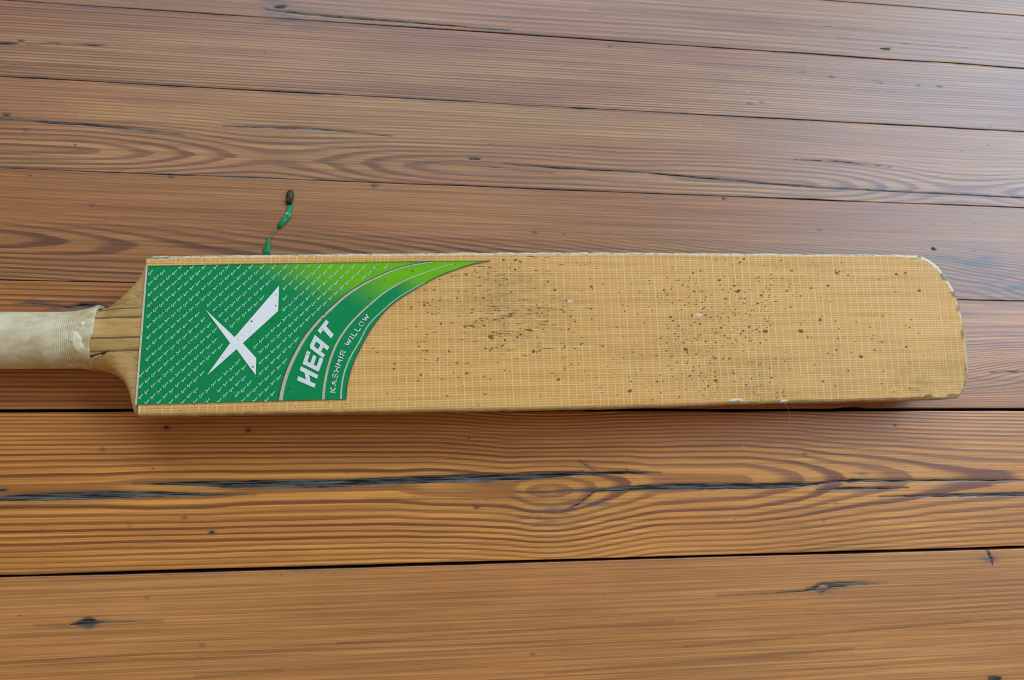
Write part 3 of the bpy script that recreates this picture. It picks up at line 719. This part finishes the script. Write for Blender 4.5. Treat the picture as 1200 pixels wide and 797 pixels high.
def build_shoulder():
    xs = np.linspace(X0, X1, 90)
    th = np.linspace(0, 2 * math.pi, 241)
    c, w, zc, h, e = shoulder_section(xs)
    ct, st = np.cos(th), np.sin(th)
    X = np.repeat(xs[:, None], len(th), 1)
    p = (2 / e)[:, None]
    Y = c[:, None] + w[:, None] * np.sign(ct) * np.abs(ct) ** p
    Z = zc[:, None] + h[:, None] * np.sign(st) * np.abs(st) ** p
    X = X + smooth(0.5, 1.0, (X - X0) / (X1 - X0)) * (0.0007 + Y * 0.0165)
    Z = Z + 0.00015 * fbm(X * 150, Y * 300, 4)
    me = grid_mesh('shoulder', X[:, ::-1], Y[:, ::-1], Z[:, ::-1])
    m, col, g = willow_material('willow_shoulder', (.54, .32, .11), (.44, .24, .075), 6.0, 1.4)
    gr = m.noise((120, 260, 1), (6, 0, 0), 4.0, 0.65).step(0.52, 0.74)
    col = m.mix(gr * 0.6, col, (.15, .075, .022))
    col = m.mix(m.noise((50, 800, 1), (2, 0, 0), 3.0, 0.6).step(0.60, 0.70) * .6, col, (.13, .065, .02))
    mt = m.done(col, 0.5, g + gr, 0.4, 0.0003, spec=0.4)
    return link('shoulder', me, mt, bat)


shoulder = build_shoulder()


def splice_strip(yl, yr, base, dark, seed, x0=-0.034, x1=-0.0003):
    xs = np.linspace(x0, x1, 26)
    t = np.linspace(0, 1, 10)
    lo = yl[0] + (yl[1] - yl[0]) * (xs - x0) / (x1 - x0) + 0.00012 * fbm(xs * 300, xs * 0, seed)
    hi = yr[0] + (yr[1] - yr[0]) * (xs - x0) / (x1 - x0) + 0.00012 * fbm(xs * 300, xs * 0 + 4, seed)
    X = np.repeat(xs[:, None], 10, 1)
    Y = lo[:, None] + (hi - lo)[:, None] * t
    Z = shoulder_top(X, Y) + 0.00045
    X = X + smooth(0.5, 1.0, (X - X0) / (X1 - X0)) * (0.0007 + Y * 0.0165)
    Z[0] -= 0.0012
    Z[:, 0] -= 0.0004; Z[:, -1] -= 0.0004
    me = grid_mesh('splice_strip', X, Y, Z)
    m, col, g = willow_material('cane_splice', base, dark, seed * 1.3, 1.2)
    gr = m.noise((80, 500, 1), (seed, 0, 0), 4.0, 0.65).step(0.52, 0.74)
    col = m.mix(gr * 0.5, col, (.16, .08, .025))
    return link('splice_strip', me, m.done(col, 0.5, g, 0.35, 0.0003, spec=0.4), shoulder)


def glue_bed():
    xs = np.linspace(-0.036, -0.0014, 20); ys = np.linspace(-0.0102, 0.0186, 24)
    X, Y = np.meshgrid(xs, ys, indexing='ij')
    me = grid_mesh('glue_line', X, Y, shoulder_top(X, Y) + 0.00022)
    link('glue_line', me, Mat('old_glue').done((.17, .085, .033), .8), shoulder)


glue_bed()
splice_strip((0.0178, 0.0182), (0.0127, 0.0123), (.52, .30, .095), (.42, .23, .065), 3)
splice_strip((0.01252, 0.01212), (-0.0014, -0.0012), (.56, .32, .095), (.48, .26, .07), 5)
splice_strip((-0.0016, -0.0014), (-0.0098, -0.0094), (.48, .27, .08), (.36, .185, .05), 8)

# the split beside the grip: a dark sliver sunk in the wood with a lifted lip
splinter_dark = Mat('split_dark').done((.018, .011, .007), 0.9)
sp = [(-0.0330, -0.0122), (-0.0300, -0.0116), (-0.0262, -0.0109), (-0.0205, -0.0092), (-0.0228, -0.0110), (-0.0258, -0.0124), (-0.0290, -0.0132), (-0.0318, -0.0138)]
me = mesh('split', [(x, y, float(shoulder_top(np.array(x), np.array(y))) + .0004) for x, y in sp], [tuple(range(len(sp)))])
link('split', me, splinter_dark, shoulder)
sp = [(-0.0340, -0.0150), (-0.0300, -0.0128), (-0.0262, -0.0118), (-0.0250, -0.0124), (-0.0290, -0.0140), (-0.0325, -0.0160)]
me = mesh('splinter', [(x, y, float(shoulder_top(np.array(x), np.array(y))) + .0011 + .0003 * (i % 2)) for i, (x, y) in enumerate(sp)], [tuple(range(len(sp)))])
o = link('splinter', me, willow_material('splinter_wood', (.46, .29, .12), (.36, .2, .07), 9)[0].done((.46, .29, .12), .6), shoulder)
mod = o.modifiers.new('thickness', 'SOLIDIFY'); mod.thickness = 0.0005


# ---- rubber grip
def grip_material():
    m = Mat('white_rubber_grip')
    x, y, z = m.xyz()
    n = m.noise((90, 160, 160), (0, 0, 0), 4.0, 0.65)
    n2 = m.noise((300, 420, 420), (3, 0, 0), 3.0, 0.6)
    big = m.noise((22, 50, 50), (1, 0, 0), 4.0, 0.6)
    col = m.mix(big.step(0.40, 0.70), (.68, .56, .365), (.62, .49, .30))
    col = m.mix(n.step(0.58, 0.80) * 0.22, col, (.36, .27, .16))
    rib = ((x * (1.0 / 0.00125)).frac() - 0.5).abs().step(0.10, 0.42)
    zone = m.attr('ribs')
    col = m.mix(zone * (1.0 - rib) * n.step(0.35, 0.6) * 0.45, col, (.36, .25, .12))
    col = m.mix(m.attr('grime') * n.step(0.30, 0.62) * 0.7, col, (.44, .29, .12))
    col = m.mix(m.attr('torn').step(0.35, 0.6), col, (.78, .67, .44))
    d, r, g = m.voro((260, 300, 300))
    col = m.mix(d.step(0.04, 0.16, 1.0, 0.0) * r.step(0.90, 0.92) * 0.7, col, (.12, .085, .05))
    # hairline creases
    cr = m.noise((60, 420, 420), (8, 2, 0), 2.0, 0.5, 1.5)
    crease = (cr - 0.5).abs().step(0.0, 0.018, 1.0, 0.0) * n.step(0.5, 0.6)
    col = m.mix(crease * 0.35, col, (.2, .15, .09))
    bump = n2 * 0.8 + n * 0.8 + zone * rib * 1.0 - crease * 0.6
    return m.done(col, 0.60, bump, 0.36, 0.0004, spec=0.18)


def build_grip():
    L = 0.34
    gu, gl = M(DATA['grip_up']), M(DATA['grip_lo'])
    xe = -0.0325
    s = np.concatenate([np.linspace(-L, -0.105, 60), np.linspace(-0.1045, xe, 170)])
    yu = np.interp(s, gu[:, 0], gu[:, 1]); yl = np.interp(s, gl[:, 0], gl[:, 1])
    ctr = (yu + yl) / 2; w = (yu - yl) / 2
    # straight on beyond the measured stretch
    far = s < -0.104
    ctr[far] = ctr[~far][0] + (s[far] + 0.104) * 0.006
    w[far] = w[~far][0] + 0.0006 * smooth(-0.15, -0.33, s[far])
    zt = 0.0378 + 0.0013 * smooth(-0.045, xe, s)
    zb = np.full(s.shape, 0.0035) - 0.002 * smooth(-0.12, -0.34, s)
    # closing rings: rolled lip that steps down on to the wood
    xs = np.r_[s, xe + 0.0006, xe + 0.0008, xe + 0.0006]
    ctr = np.r_[ctr, ctr[-1], ctr[-1], ctr[-1]]; w = np.r_[w, w[-1] - .0002, w[-1] - .0010, w[-1] - .0026]
    zt = np.r_[zt, zt[-1] - .0002, zt[-1] - .0010, zt[-1] - .0030]; zb = np.r_[zb, zb[-1], zb[-1] + .001, zb[-1] + .003]
    th = np.linspace(0, 2 * math.pi, 161)
    X = np.repeat(xs[:, None], len(th), 1)
    Y = ctr[:, None] + w[:, None] * np.cos(th)
    zc, h = (zt + zb) / 2, (zt - zb) / 2
    Z = zc[:, None] + h[:, None] * np.sign(np.sin(th)) * np.abs(np.sin(th)) ** 0.92
    # ragged end: the upper half reaches further along the wood
    endw = smooth(-0.045, xe, X)
    X = X + endw * (0.0012 * np.tanh((Y - 0.0) / 0.003) + 0.0010 * fbm(Y * 220, Z * 220, 4))
    bumpy = 0.00022 * fbm(X * 130, th[None, :] * 6 + X * 0, 6)
    Y += bumpy * np.cos(th); Z += bumpy * np.sin(th)
    ribs = smooth(-0.057, -0.054, X) * (1 - smooth(-0.044, -0.041, X)) + 0.35 * smooth(-0.075, -0.070, X) * (1 - smooth(-0.062, -0.060, X))
    torn = np.exp(-(((X + 0.0405 + .25 * (Y + .0035)) / .0040) ** 2 + ((Y + .0035) / .0072) ** 2)) + np.exp(-(((X + 0.0372) / .0016) ** 2 + ((Y - .0085) / .0016) ** 2))
    torn = torn + 0.35 * fbm(X * 420, Y * 420, 31) * (torn > .08)
    torn = np.where(Z > zc.mean(), torn, 0)
    Z += 0.0007 * smooth(.35, .7, torn)
    grime = smooth(-0.056, -0.036, X) * 1.0 + 0.5 * smooth(0.004, -0.016, Y) + 0.55 * np.exp(-((X + 0.066) / .006) ** 2) * (Y < .004) + 0.45 * smooth(0.2, 0.4, fbm(X * 35, Y * 35, 9))  # lip and blotch grime; the shaded front side is browned in colour too
    me = grid_mesh('grip', X[:, ::-1], Y[:, ::-1], Z[:, ::-1], {'ribs': ribs[:, ::-1], 'torn': torn[:, ::-1], 'grime': np.clip(grime, 0, 1)[:, ::-1]})
    g = link('grip', me, grip_material(), bat)
    # butt end outside the picture
    th2 = np.linspace(0, 2 * math.pi, 49)[:-1]
    rr = [(1.0, 0.0), (0.92, -.004), (0.6, -.0065), (0.2, -.007)]
    vs = []
    for k, dx in rr:
        for t in th2:
            vs.append((-L + dx, ctr[0] + w[0] * k * math.cos(t), zc[0] + h[0] * k * math.sin(t)))
    n = len(th2); fs = []
    for l in range(3):
        for i in range(n):
            fs.append((l * n + i, l * n + (i + 1) % n, (l + 1) * n + (i + 1) % n, (l + 1) * n + i))
    fs.append(tuple(range(3 * n, 4 * n)))
    link('butt_cap', mesh('butt_cap', vs, fs), me.materials[0], g, True)
    return g


build_grip()


# ---- sticker
ZS = FACE_Z + 0.00062
EDGE = spline(M(DATA['edge']), 6)
S1 = spline(M(DATA['s1']), 6); S2 = spline(M(DATA['s2']), 6); S3 = spline(M(DATA['s3']), 6)


def xy_interp(P, y):
    i = np.argsort(P[:, 1])
    return np.interp(y, P[i, 1], P[i, 0])


def sticker_colour(m, lime):
    col = m.mix(lime, (.001, .225, .060), (.150, .420, .003))
    n = m.noise((70, 90, 1), (2, 2, 0), 4.0, 0.6)
    col = m.scale(col, n * 0.30 + 0.84)
    return col


def print_dirt(m, col, amount=1.0):
    d, r, g = m.voro((330, 330, 1), (1, 7, 0))
    k = d.step(0.10, 0.30, 1.0, 0.0) * r.step(0.84, 0.88) * m.noise((45, 45, 1), (4, 1, 0), 2.0).step(0.42, 0.58)
    col = m.mix(k * 0.85 * amount, col, (.035, .035, .018))
    d2, r2, g2 = m.voro((170, 170, 1), (9, 3, 0))
    k2 = (d2 + (m.noise((900, 900, 1), (0, 0, 0), 2.0) - 0.5) * 0.25).step(0.06, 0.18, 1.0, 0.0) * r2.step(0.66, 0.68)
    return m.mix(k2 * 0.9 * amount, col, (.07, .055, .02))


def sticker_material(name):
    m = Mat(name)
    col = print_dirt(m, sticker_colour(m, m.attr('lime')))
    sc = m.noise((60, 700, 1), (3, 9, 0), 3.0, 0.6, 0.6).step(0.66, 0.72) * m.noise((25, 30, 1), (8, 8, 0), 2.0).step(0.48, 0.62)
    col = m.mix(sc * 0.35, col, (.30, .45, .28))
    # faint fibrous crazing
    c = m.noise((500, 500, 1), (0, 0, 0), 2.0)
    col = m.mix(c.step(0.60, 0.75) * 0.18, col, (.20, .42, .22))
    return m.done(col, 0.52, c + m.noise((40, 60, 1), (0, 3, 0), 2.0) * 2.0, 0.2, 0.0002, spec=0.15)


def flat_print(name, rgb, worn=(.45, .36, .26), w=0.35, rough=0.45):
    m = Mat(name)
    n = m.noise((420, 420, 1), (5, 5, 0), 3.0, 0.6)
    col = m.mix(n.step(0.45, 0.75) * w, rgb, worn)
    col = print_dirt(m, col)
    return m.done(col, rough, spec=0.4)


def row_patch(name, left, right, y0, y1, ny, nx, z, limef):
    ys = np.linspace(y0, y1, ny)
    xl, xr = left(ys), right(ys)
    xr = np.maximum(xr, xl + 0.0001)
    t = np.linspace(0, 1, nx)
    X = xl[:, None] + (xr - xl)[:, None] * t
    Y = np.repeat(ys[:, None], nx, 1)
    return X, Y, np.full(X.shape, z), limef(X, Y)


SL = M(DATA['st_left']); ST = M(DATA['st_top']); SB = M(DATA['st_bot'])


def build_sticker():
    # columns follow the top and bottom borders, the right side the swoosh
    ny, nx = 90, 140
    v = np.linspace(0, 1, ny)[:, None]; 
    yb_l, yt_l = SL[0, 1], SL[1, 1]
    # parametric: row v; y at x is interpolated between the border curves
    X = np.zeros((ny, nx)); Y = np.zeros((ny, nx))
    for i in range(ny):
        vv = v[i, 0]
        yl = yb_l + (yt_l - yb_l) * vv
        # right end: intersection with the swoosh edge, by y of the border there
        yr = SB[-1, 1] + (ST[-1, 1] - SB[-1, 1]) * vv
        xr = xy_interp(EDGE, yr)
        xl = SL[0, 0] + (SL[1, 0] - SL[0, 0]) * vv
        t = np.linspace(0, 1, nx)
        xx = xl + (xr - xl) * t
        bt = np.interp(xx, ST[:, 0], ST[:, 1]); bb = np.interp(xx, SB[:, 0], SB[:, 1])
        X[i] = xx
        # straight row for most, bent to the borders at the extremes
        lin = yl + (yr - yl) * (xx - xl) / max(xr - xl, 1e-6)
        Y[i] = lin + (bt - (yt_l + (ST[-1, 1] - yt_l) * (xx - SL[1, 0]) / (ST[-1, 0] - SL[1, 0]))) * vv ** 6
    lime = lime_left(X, Y)
    me = grid_mesh('sticker', X.T, Y.T, np.full(X.T.shape, ZS), {'lime': lime.T})
    return link('sticker', me, sticker_material('green_sticker'), bat)


PXX = lambda X: 600 + 0 * X


def lime_left(X, Y):
    # X about 0.073..0.165 m and the upper quarter of the sticker turn lime
    g = (X - 0.058) / 0.060 + (Y - 0.0440) / 0.031
    return smooth(0.0, 1.15, g)


def lime_band(X, Y):
    g = (X - 0.134) / 0.048 + (Y - 0.017) / 0.035
    return smooth(0.0, 1.25, g)


def lime_inner(X, Y):
    g = (X - 0.160) / 0.035 + (Y - 0.029) / 0.03
    return smooth(0.0, 1.1, g)


sticker = build_sticker()
tag(sticker, 'green sticker fading to lime with white X emblem')
band_mat = sticker_material('green_band')
yb0 = SB[-1, 1] + 0.0002
for nm, left, right, lf, dz, yt in (('band', S1, EDGE, lime_band, .00012, min(S1[:, 1].max(), EDGE[:, 1].max())), ('inner_band', S2, EDGE, lime_inner, .00024, min(S2[:, 1].max(), EDGE[:, 1].max()))):
    X, Y, Z, li = row_patch(nm, lambda y, P=left: xy_interp(P, y), lambda y, P=right: xy_interp(P, y) - 0.0, yb0, yt, 110, 24, ZS + dz, lf)
    # rows densify towards the sharp tip
    me = grid_mesh(nm, X.T, Y.T, Z.T, {'lime': li.T})
    link(nm, me, band_mat, sticker)


def ribbon(name, P, w0, w1, z, mat, off=0.0, parent=sticker):
    P = resample(P, 0.0012)
    T = np.gradient(P, axis=0); T /= np.linalg.norm(T, axis=1)[:, None]
    Nn = np.c_[-T[:, 1], T[:, 0]]
    w = np.linspace(w0, w1, len(P))[:, None]
    P = P + Nn * np.linspace(off, off * .25, len(P))[:, None]
    A, B = P + Nn * w / 2, P - Nn * w / 2
    n = len(P)
    vs = [(*a, z) for a in A] + [(*b, z) for b in B]
    return link(name, mesh(name, vs, [(i + n, i + 1 + n, i + 1, i) for i in range(n - 1)]), mat, parent)


tan_line = flat_print('tan_print', (.50, .44, .31), (.30, .22, .12), 0.5)
pale_line = flat_print('pale_green_print', (.34, .50, .34), (.30, .30, .18), 0.4)
dark_line = flat_print('dark_green_print', (.006, .115, .055), (.01, .10, .05), 0.2)
edge_line = flat_print('sticker_rim', (.06, .085, .045), (.20, .13, .07), 0.6)
ribbon('dark_stripe', S1, .0018, .0012, ZS + .00018, dark_line, off=.0013)
ribbon('stripe', S1, .0023, .0007, ZS + .00030, tan_line)
ribbon('stripe', S2, .0017, .0005, ZS + .00042, tan_line)
ribbon('stripe', S3, .0012, .0005, ZS + .00042, pale_line)
ribbon('rim', EDGE, .0005, .0006, ZS + .00050, edge_line)
ribbon('rim', ST[:, :], .0003, .0003, ZS + .0005, edge_line)
ribbon('rim', SB[:, :], .0003, .0003, ZS + .0005, edge_line)
ribbon('left_border', M(DATA['st_left']) + np.array([-.0006, 0]), .0011, .0011, ZS + .0003, flat_print('pale_border', (.62, .52, .36), (.40, .30, .18), .5))


def poly_print(name, polys, z, mat, parent=sticker):
    bm = bmesh.new()
    for P in polys:
        vs = [bm.verts.new((x, y, z)) for x, y in P]
        f = bm.faces.new(vs)
    bmesh.ops.recalc_face_normals(bm, faces=bm.faces[:])
    for f in bm.faces:
        if f.normal.z < 0:
            f.normal_flip()
    bmesh.ops.triangulate(bm, faces=bm.faces[:])
    me = bpy.data.meshes.new(name); bm.to_mesh(me); bm.free()
    return link(name, me, mat, parent)


white_print = flat_print('white_print', (.82, .78, .73), (.62, .46, .42), 0.40)
poly_print('emblem', [M(DATA['emblem'])], ZS + .00030, white_print)

# tick pattern
tick_mat = flat_print('tick_print', (.42, .68, .50), (.55, .45, .36), 0.6)
tk = []
rt = np.random.default_rng(3)
for x, y in M(DATA['ticks']):
    s = rt.uniform(.88, 1.05)
    if rt.random() < .03: continue
    def quad(ax, ay, bx, by, w):
        a, b = np.array([x + ax * s, y + ay * s]), np.array([x + bx * s, y + by * s])
        t = (b - a) / np.linalg.norm(b - a); n = np.array([-t[1], t[0]]) * w / 2
        return [a - n, b - n * .7, b + n * .7, a + n]
    tk.append(quad(-.0012, -.0016, .0014, .0019, .00060))
    tk.append(quad(-.0016, -.0001, .0001, -.0014, .00055))
ticks = poly_print('tick_marks', tk, ZS + .00022, tick_mat)
ticks['kind'] = 'stuff'

# HEAT
GLYPH = {
    'H': [[(0, 0), (.30, 0), (.30, 1), (0, 1)], [(.70, 0), (1, 0), (1, 1), (.70, 1)], [(.30, .30), (.70, .46), (.70, .72), (.30, .56)]],
    'E': [[(0, 0), (.30, 0), (.30, 1), (0, 1)], [(.30, 0), (1, 0), (1, .21), (.30, .21)], [(.30, .40), (.92, .40), (.92, .60), (.30, .60)], [(.30, .79), (1, .79), (1, 1), (.30, 1)]],
    'A': [[(0, 0), (.30, 0), (.30, .78), (0, .90)], [(.68, 0), (1, 0), (1, 1), (.68, .78)], [(0, .90), (.30, .78), (.68, .78), (1, 1), (.16, 1)], [(.30, .28), (.68, .28), (.68, .48), (.30, .48)]],
    'T': [[(0, .74), (1, .74), (1, 1), (0, 1)], [(.34, 0), (.68, 0), (.68, .74), (.34, .74)]],
}
letter_mat = flat_print('white_lettering', (.70, .69, .66), (.52, .45, .38), 0.35)
for ch in 'HEAT':
    bl, br, tl, tr = M(DATA['heat'][ch])
    f = lambda u, v: (bl * (1 - u) * (1 - v) + br * u * (1 - v) + tl * (1 - u) * v + tr * u * v)
    poly_print('letter', [[f(u, v) for u, v in P] for P in GLYPH[ch]], ZS + .00044, letter_mat)

# KASHMIR WILLOW along the inner band
STROKES = {
    'K': [[(0, 0), (0, 1)], [(.9, 1), (.1, .48), (.95, 0)]], 'A': [[(0, 0), (.5, 1), (1, 0)], [(.2, .33), (.8, .33)]],
    'S': [[(.95, .85), (.7, 1), (.25, 1), (.05, .8), (.2, .55), (.8, .45), (.95, .2), (.75, 0), (.25, 0), (.03, .15)]],
    'H': [[(0, 0), (0, 1)], [(1, 0), (1, 1)], [(0, .5), (1, .5)]], 'M': [[(0, 0), (0, 1), (.55, .3), (1.1, 1), (1.1, 0)]],
    'I': [[(.1, 0), (.1, 1)]], 'R': [[(0, 0), (0, 1), (.7, 1), (.95, .78), (.7, .48), (0, .48)], [(.45, .48), (.95, 0)]],
    'W': [[(0, 1), (.3, 0), (.65, .9), (1.0, 0), (1.3, 1)]], 'L': [[(0, 1), (0, 0), (.8, 0)]],
    'O': [[(.5, 1), (.15, .85), (0, .5), (.15, .15), (.5, 0), (.85, .15), (1, .5), (.85, .85), (.5, 1)]],
}
ADV = {'I': .2, 'M': 1.1, 'W': 1.3, 'L': .8}
KW = spline(M(DATA['kw']), 8)
LK = np.r_[0, np.cumsum(np.hypot(*np.diff(KW, axis=0).T))]


def on_kw(s, v):
    x = np.interp(s, LK, KW[:, 0]); y = np.interp(s, LK, KW[:, 1])
    x2 = np.interp(s + .002, LK, KW[:, 0]); y2 = np.interp(s + .002, LK, KW[:, 1])
    x1 = np.interp(s - .002, LK, KW[:, 0]); y1 = np.interp(s - .002, LK, KW[:, 1])
    t = np.array([x2 - x1, y2 - y1]); t /= np.linalg.norm(t) + 1e-9
    return np.array([x, y]) + np.array([-t[1], t[0]]) * v


text = 'KASHMIR WILLOW'
hgt, wid, gap = .0031, .0027, .0014
total = sum(.0022 if c == ' ' else ADV.get(c, 1) * wid + gap for c in text)
s = .0015
k = (LK[-1] - .004) / total
for c in text:
    if c == ' ':
        s += .0024 * k; continue
    polys = []
    for st_ in STROKES[c]:
        for a, b in zip(st_[:-1], st_[1:]):
            A = on_kw(s + a[0] * wid * k, a[1] * hgt); B = on_kw(s + b[0] * wid * k, b[1] * hgt)
            t = (B - A) / np.linalg.norm(B - A); n = np.array([-t[1], t[0]]) * .00032
            A, B = A - t * .0002, B + t * .0002
            polys.append([A - n, B - n, B + n, A + n])
    poly_print('small_letter', polys, ZS + .00058, letter_mat)
    s += (ADV.get(c, 1) * wid + gap) * k

# ================================================================ small things on the floor
# torn green sliver of wrapping beside the top edge of the bat
green_film = Mat('green_film')
gn = green_film.noise((300, 300, 300), (0, 0, 0), 3.0)
green_film_m = green_film.done(green_film.mix(gn.step(.58, .70), (.004, .23, .075), (.30, .60, .42)), 0.5, gn, .3, .0004, spec=.25)


def film(name, pts, z0, curl, mat, parent, thick=.00035, seed=0, round_edge=False):
    P = M(pts)
    c = P.mean(0)
    bm = bmesh.new()
    Q = spline(np.vstack([P, P[:1]]), 4)[:-1] if round_edge else resample(np.vstack([P, P[:1]]), 0.0012)[:-1]
    vs = [bm.verts.new((x, y, z0 + curl * math.sin(i * .7 + seed))) for i, (x, y) in enumerate(Q)]
    n = len(Q)
    inner = [bm.verts.new((c[0] + (x - c[0]) * .5, c[1] + (y - c[1]) * .5, z0 + curl * 1.6)) for x, y in Q]
    mid = bm.verts.new((c[0], c[1], z0 + curl * 1.9))
    for i in range(n):
        j = (i + 1) % n
        bm.faces.new((vs[i], vs[j], inner[j], inner[i]))
        bm.faces.new((inner[i], inner[j], mid))
    bmesh.ops.recalc_face_normals(bm, faces=bm.faces[:])
    me = bpy.data.meshes.new(name); bm.to_mesh(me); bm.free()
    o = link(name, me, mat, parent, True)
    m = o.modifiers.new('thickness', 'SOLIDIFY'); m.thickness = thick; m.offset = 0
    return o


sl = empty('torn_film_sliver', (0, 0, 0))
tag(sl, 'twisted sliver of torn green film with dark oval tip, above the bat', 'film scrap')
hm = Mat('dark_husk'); hn = hm.noise((500, 200, 300), (0, 0, 0), 3.0)
husk = hm.done(hm.mix(hn.step(.45, .7), (.022, .018, .006), (.075, .05, .014)), 0.55, hn, .6, .0005)
film('tip', DATA['sl_tip'], .0012, .0008, husk, sl, .0006, 0, True)
film('strip', DATA['sl_body'], .0008, .00022, green_film_m, sl, .0002, 1)
film('strip', DATA['sl_end'], .0009, .0003, green_film_m, sl, .0002, 2)


def tube(name, P, r, mat, parent=None):
    P = np.asarray(P, float)
    vs, fs = [], []
    for i, p in enumerate(P):
        for k in range(6):
            a = k * math.pi / 3
            t = P[min(i + 1, len(P) - 1)] - P[max(i - 1, 0)]; t = t / np.linalg.norm(t)
            n1 = np.cross(t, [0, 0, 1.0]); n1 /= np.linalg.norm(n1) + 1e-9; n2 = np.cross(n1, t)
            vs.append(tuple(p + (n1 * math.cos(a) + n2 * math.sin(a)) * r))
    for i in range(len(P) - 1):
        for k in range(6):
            fs.append((i * 6 + k, i * 6 + (k + 1) % 6, (i + 1) * 6 + (k + 1) % 6, (i + 1) * 6 + k))
    return link(name, mesh(name, vs, fs), mat, parent, True)


T = spline(M(DATA['sl_thread']), 5)
tube('thread', np.c_[T, np.full(len(T), .0014)], .00035, Mat('grey_thread').done((.16, .20, .16), .6), sl)

# pale hair hanging from the front edge
T = spline(M(DATA['hair']), 6)
hz = np.linspace(.0375, .020, len(T))
h = tube('fibre', np.c_[T, hz], .00010, Mat('pale_fibre').done((.50, .44, .38), .5))
tag(h, 'thin pale curved fibre hanging off the lower edge of the bat', 'fibre')

# dry crumb near the toe
cx, cy = M(DATA['crumb'])[0]
bm = bmesh.new()
bmesh.ops.create_icosphere(bm, subdivisions=2, radius=1.0)
r = np.random.default_rng(4)
for v in bm.verts:
    v.co *= 0.75 + 0.5 * r.random()
    v.co = Vector((cx + v.co.x * .0022, cy + v.co.y * .0010 - v.co.x * .0005, .0006 + v.co.z * .0008))
me = bpy.data.meshes.new('crumb'); bm.to_mesh(me); bm.free()
c = link('crumb', me, Mat('dry_crumb').done((.20, .10, .02), .7))
tag(c, 'tiny brown dry crumb on the grey boards above the toe of the bat', 'crumb')
